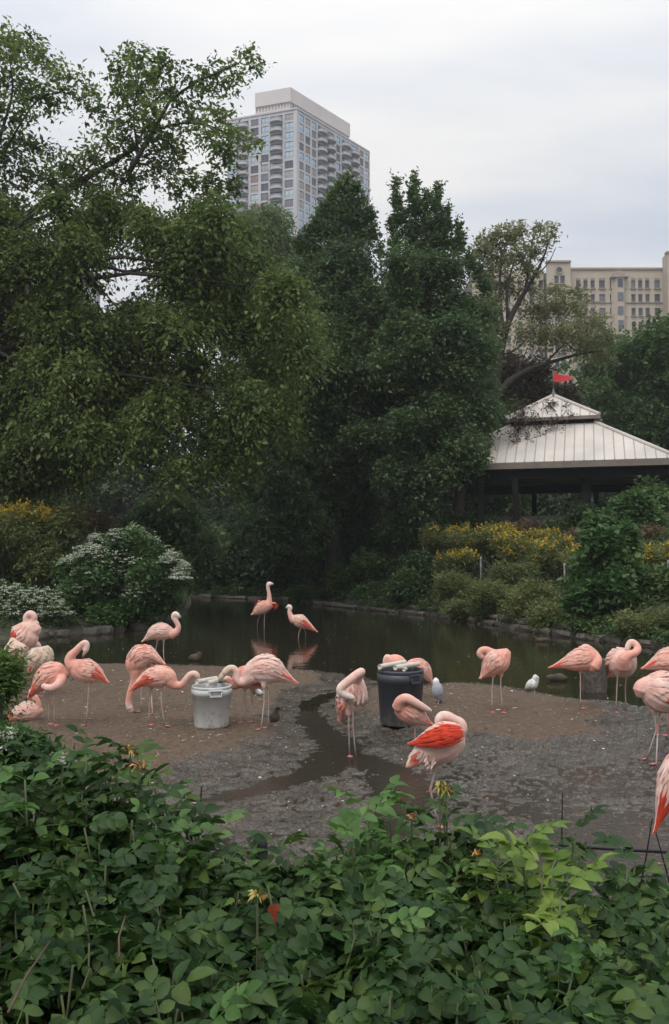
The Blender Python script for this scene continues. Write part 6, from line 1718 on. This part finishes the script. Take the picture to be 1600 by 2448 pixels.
# spent flower heads and hips
def head(u, v, Y, own_i, n, mat, size, hip=True, petals=0):
    p = D(u, v, Y); own = roots[own_i][0]
    mb = MB(); g = gR
    for k_ in range(int(n * 1.6)):
        a = g.uniform(0, 6.28); e = g.uniform(-.5, 1.2)
        d = Vector((math.cos(a) * math.cos(e), math.sin(a) * math.cos(e), math.sin(e))); s = d.cross(Vector((0, 0, 1))).normalized() * size * .085
        q_ = p + d * size * g.uniform(.7, 1.1)
        mb.add([p - s * .5, p + s * .5, p.lerp(q_, .55) + s + Vector((0, 0, .004)), q_ - Vector((0, 0, size * .25)), p.lerp(q_, .55) - s], [(0, 1, 2, 4), (4, 2, 3)])
    m_ = mb.mesh('sepals'); m_.transform(Matrix.Translation(-own.location)); m_.materials.append(mat); link('sepals', m_, None, own)
    if hip:
        mb = MB(); r0 = size * .22
        mb.lathe([(r0 * .3, -r0), (r0 * .8, -r0 * .6), (r0, 0), (r0 * .8, r0 * .6), (r0 * .35, r0 * .95)], 10)
        o = mb.build('hip', hip_m, own, smooth=True); o.location = p - own.location + Vector((size * .5, .01, -size * .35)); o.rotation_euler = (.4, .5, 0)
    mb = MB(); mb.tube([p - Vector((0, 0, .16)), p], [.003, .002], 5); m_ = mb.mesh('flower_stalk'); m_.transform(Matrix.Translation(-own.location)); m_.materials.append(cane_m); link('flower_stalk', m_, None, own)
    for k_ in range(petals):
        mb = MB(); a = g.uniform(0, 6.28); w = size * .28
        mb.add([(0, 0, 0), (w, w * .4, .01), (w * 1.5, 0, -.004), (w, -w * .5, .012)], [(0, 1, 2), (0, 2, 3)])
        o = mb.build('petal', pet_m, own); o.location = p - own.location + Vector((g.uniform(-1, 1), g.uniform(-.5, .5), g.uniform(-1, .5))) * size * .5; o.rotation_euler = (g.uniform(-1, 1), g.uniform(-1, 1), a)
for a in [(312, 1792, 2.35, 0, 9, sep_m, .028), (330, 1830, 2.33, 0, 7, pet_m, .026), (1052, 1882, 2.45, 9, 15, sep_m, .030), (1068, 1888, 2.45, 9, 9, sep_m, .03), (616, 2140, 1.85, 5, 12, sep_m, .026), (985, 1955, 2.4, 8, 6, pet_m, .02), (1140, 2040, 2.2, 10, 5, pet_m, .02)]:
    head(*a, petals=3 if a[5] is pet_m or a[0] in (312, 616) else 0)
# withered dark red petals beside the bud
mb = MB()
for k_ in range(6):
    p = D(650 + gR.uniform(-10, 12), 2165 + gR.uniform(-14, 18), 1.84); w = .008
    mb.add([p, p + Vector((w, .005, -.006)), p + Vector((w * .6, 0, -.018)), p + Vector((-w * .5, -.004, -.012))], [(0, 1, 2), (0, 2, 3)])
m_ = mb.mesh('withered_petals'); m_.transform(Matrix.Translation(-roots[5][0].location)); m_.materials.append(hip_m); link('withered_petals', m_, None, roots[5][0])
# a few brown canes in the dark lower left
for (a, b_, Ya, Yb) in [((20, 2420), (120, 2250), 1.25, 1.5), ((285, 2290), (300, 2190), 1.6, 1.7)]:
    mb = MB(); mb.tube([D(*a, Ya), D((a[0] + b_[0]) / 2 - 8, (a[1] + b_[1]) / 2, (Ya + Yb) / 2), D(*b_, Yb)], [.0022, .002, .0014], 6)
    m_ = mb.mesh('old_cane', True); m_.transform(Matrix.Translation(-roots[4][0].location)); m_.materials.append(cane_b); link('old_cane', m_, None, roots[4][0])

# ------------------------------------------------------------------ air
mb = MB(); mb.box(-130, 150, -6, 330, -1.6, 158)  # added box of thin haze that lifts the dark foliage tones
hm = bpy.data.materials.new('haze'); hm.use_nodes = True; hn = hm.node_tree; hn.nodes.clear()
ho = hn.nodes.new('ShaderNodeOutputMaterial'); hv = hn.nodes.new('ShaderNodeVolumePrincipled')
hv.inputs['Color'].default_value = (0.86, 0.90, 0.92, 1); hv.inputs['Density'].default_value = 0.00048
hn.links.new(hv.outputs[0], ho.inputs['Volume'])
tag(mb.build('haze', hm), 'thin even haze added to lift the dark tones', 'haze', kind='stuff')
bpy.context.view_layer.update()
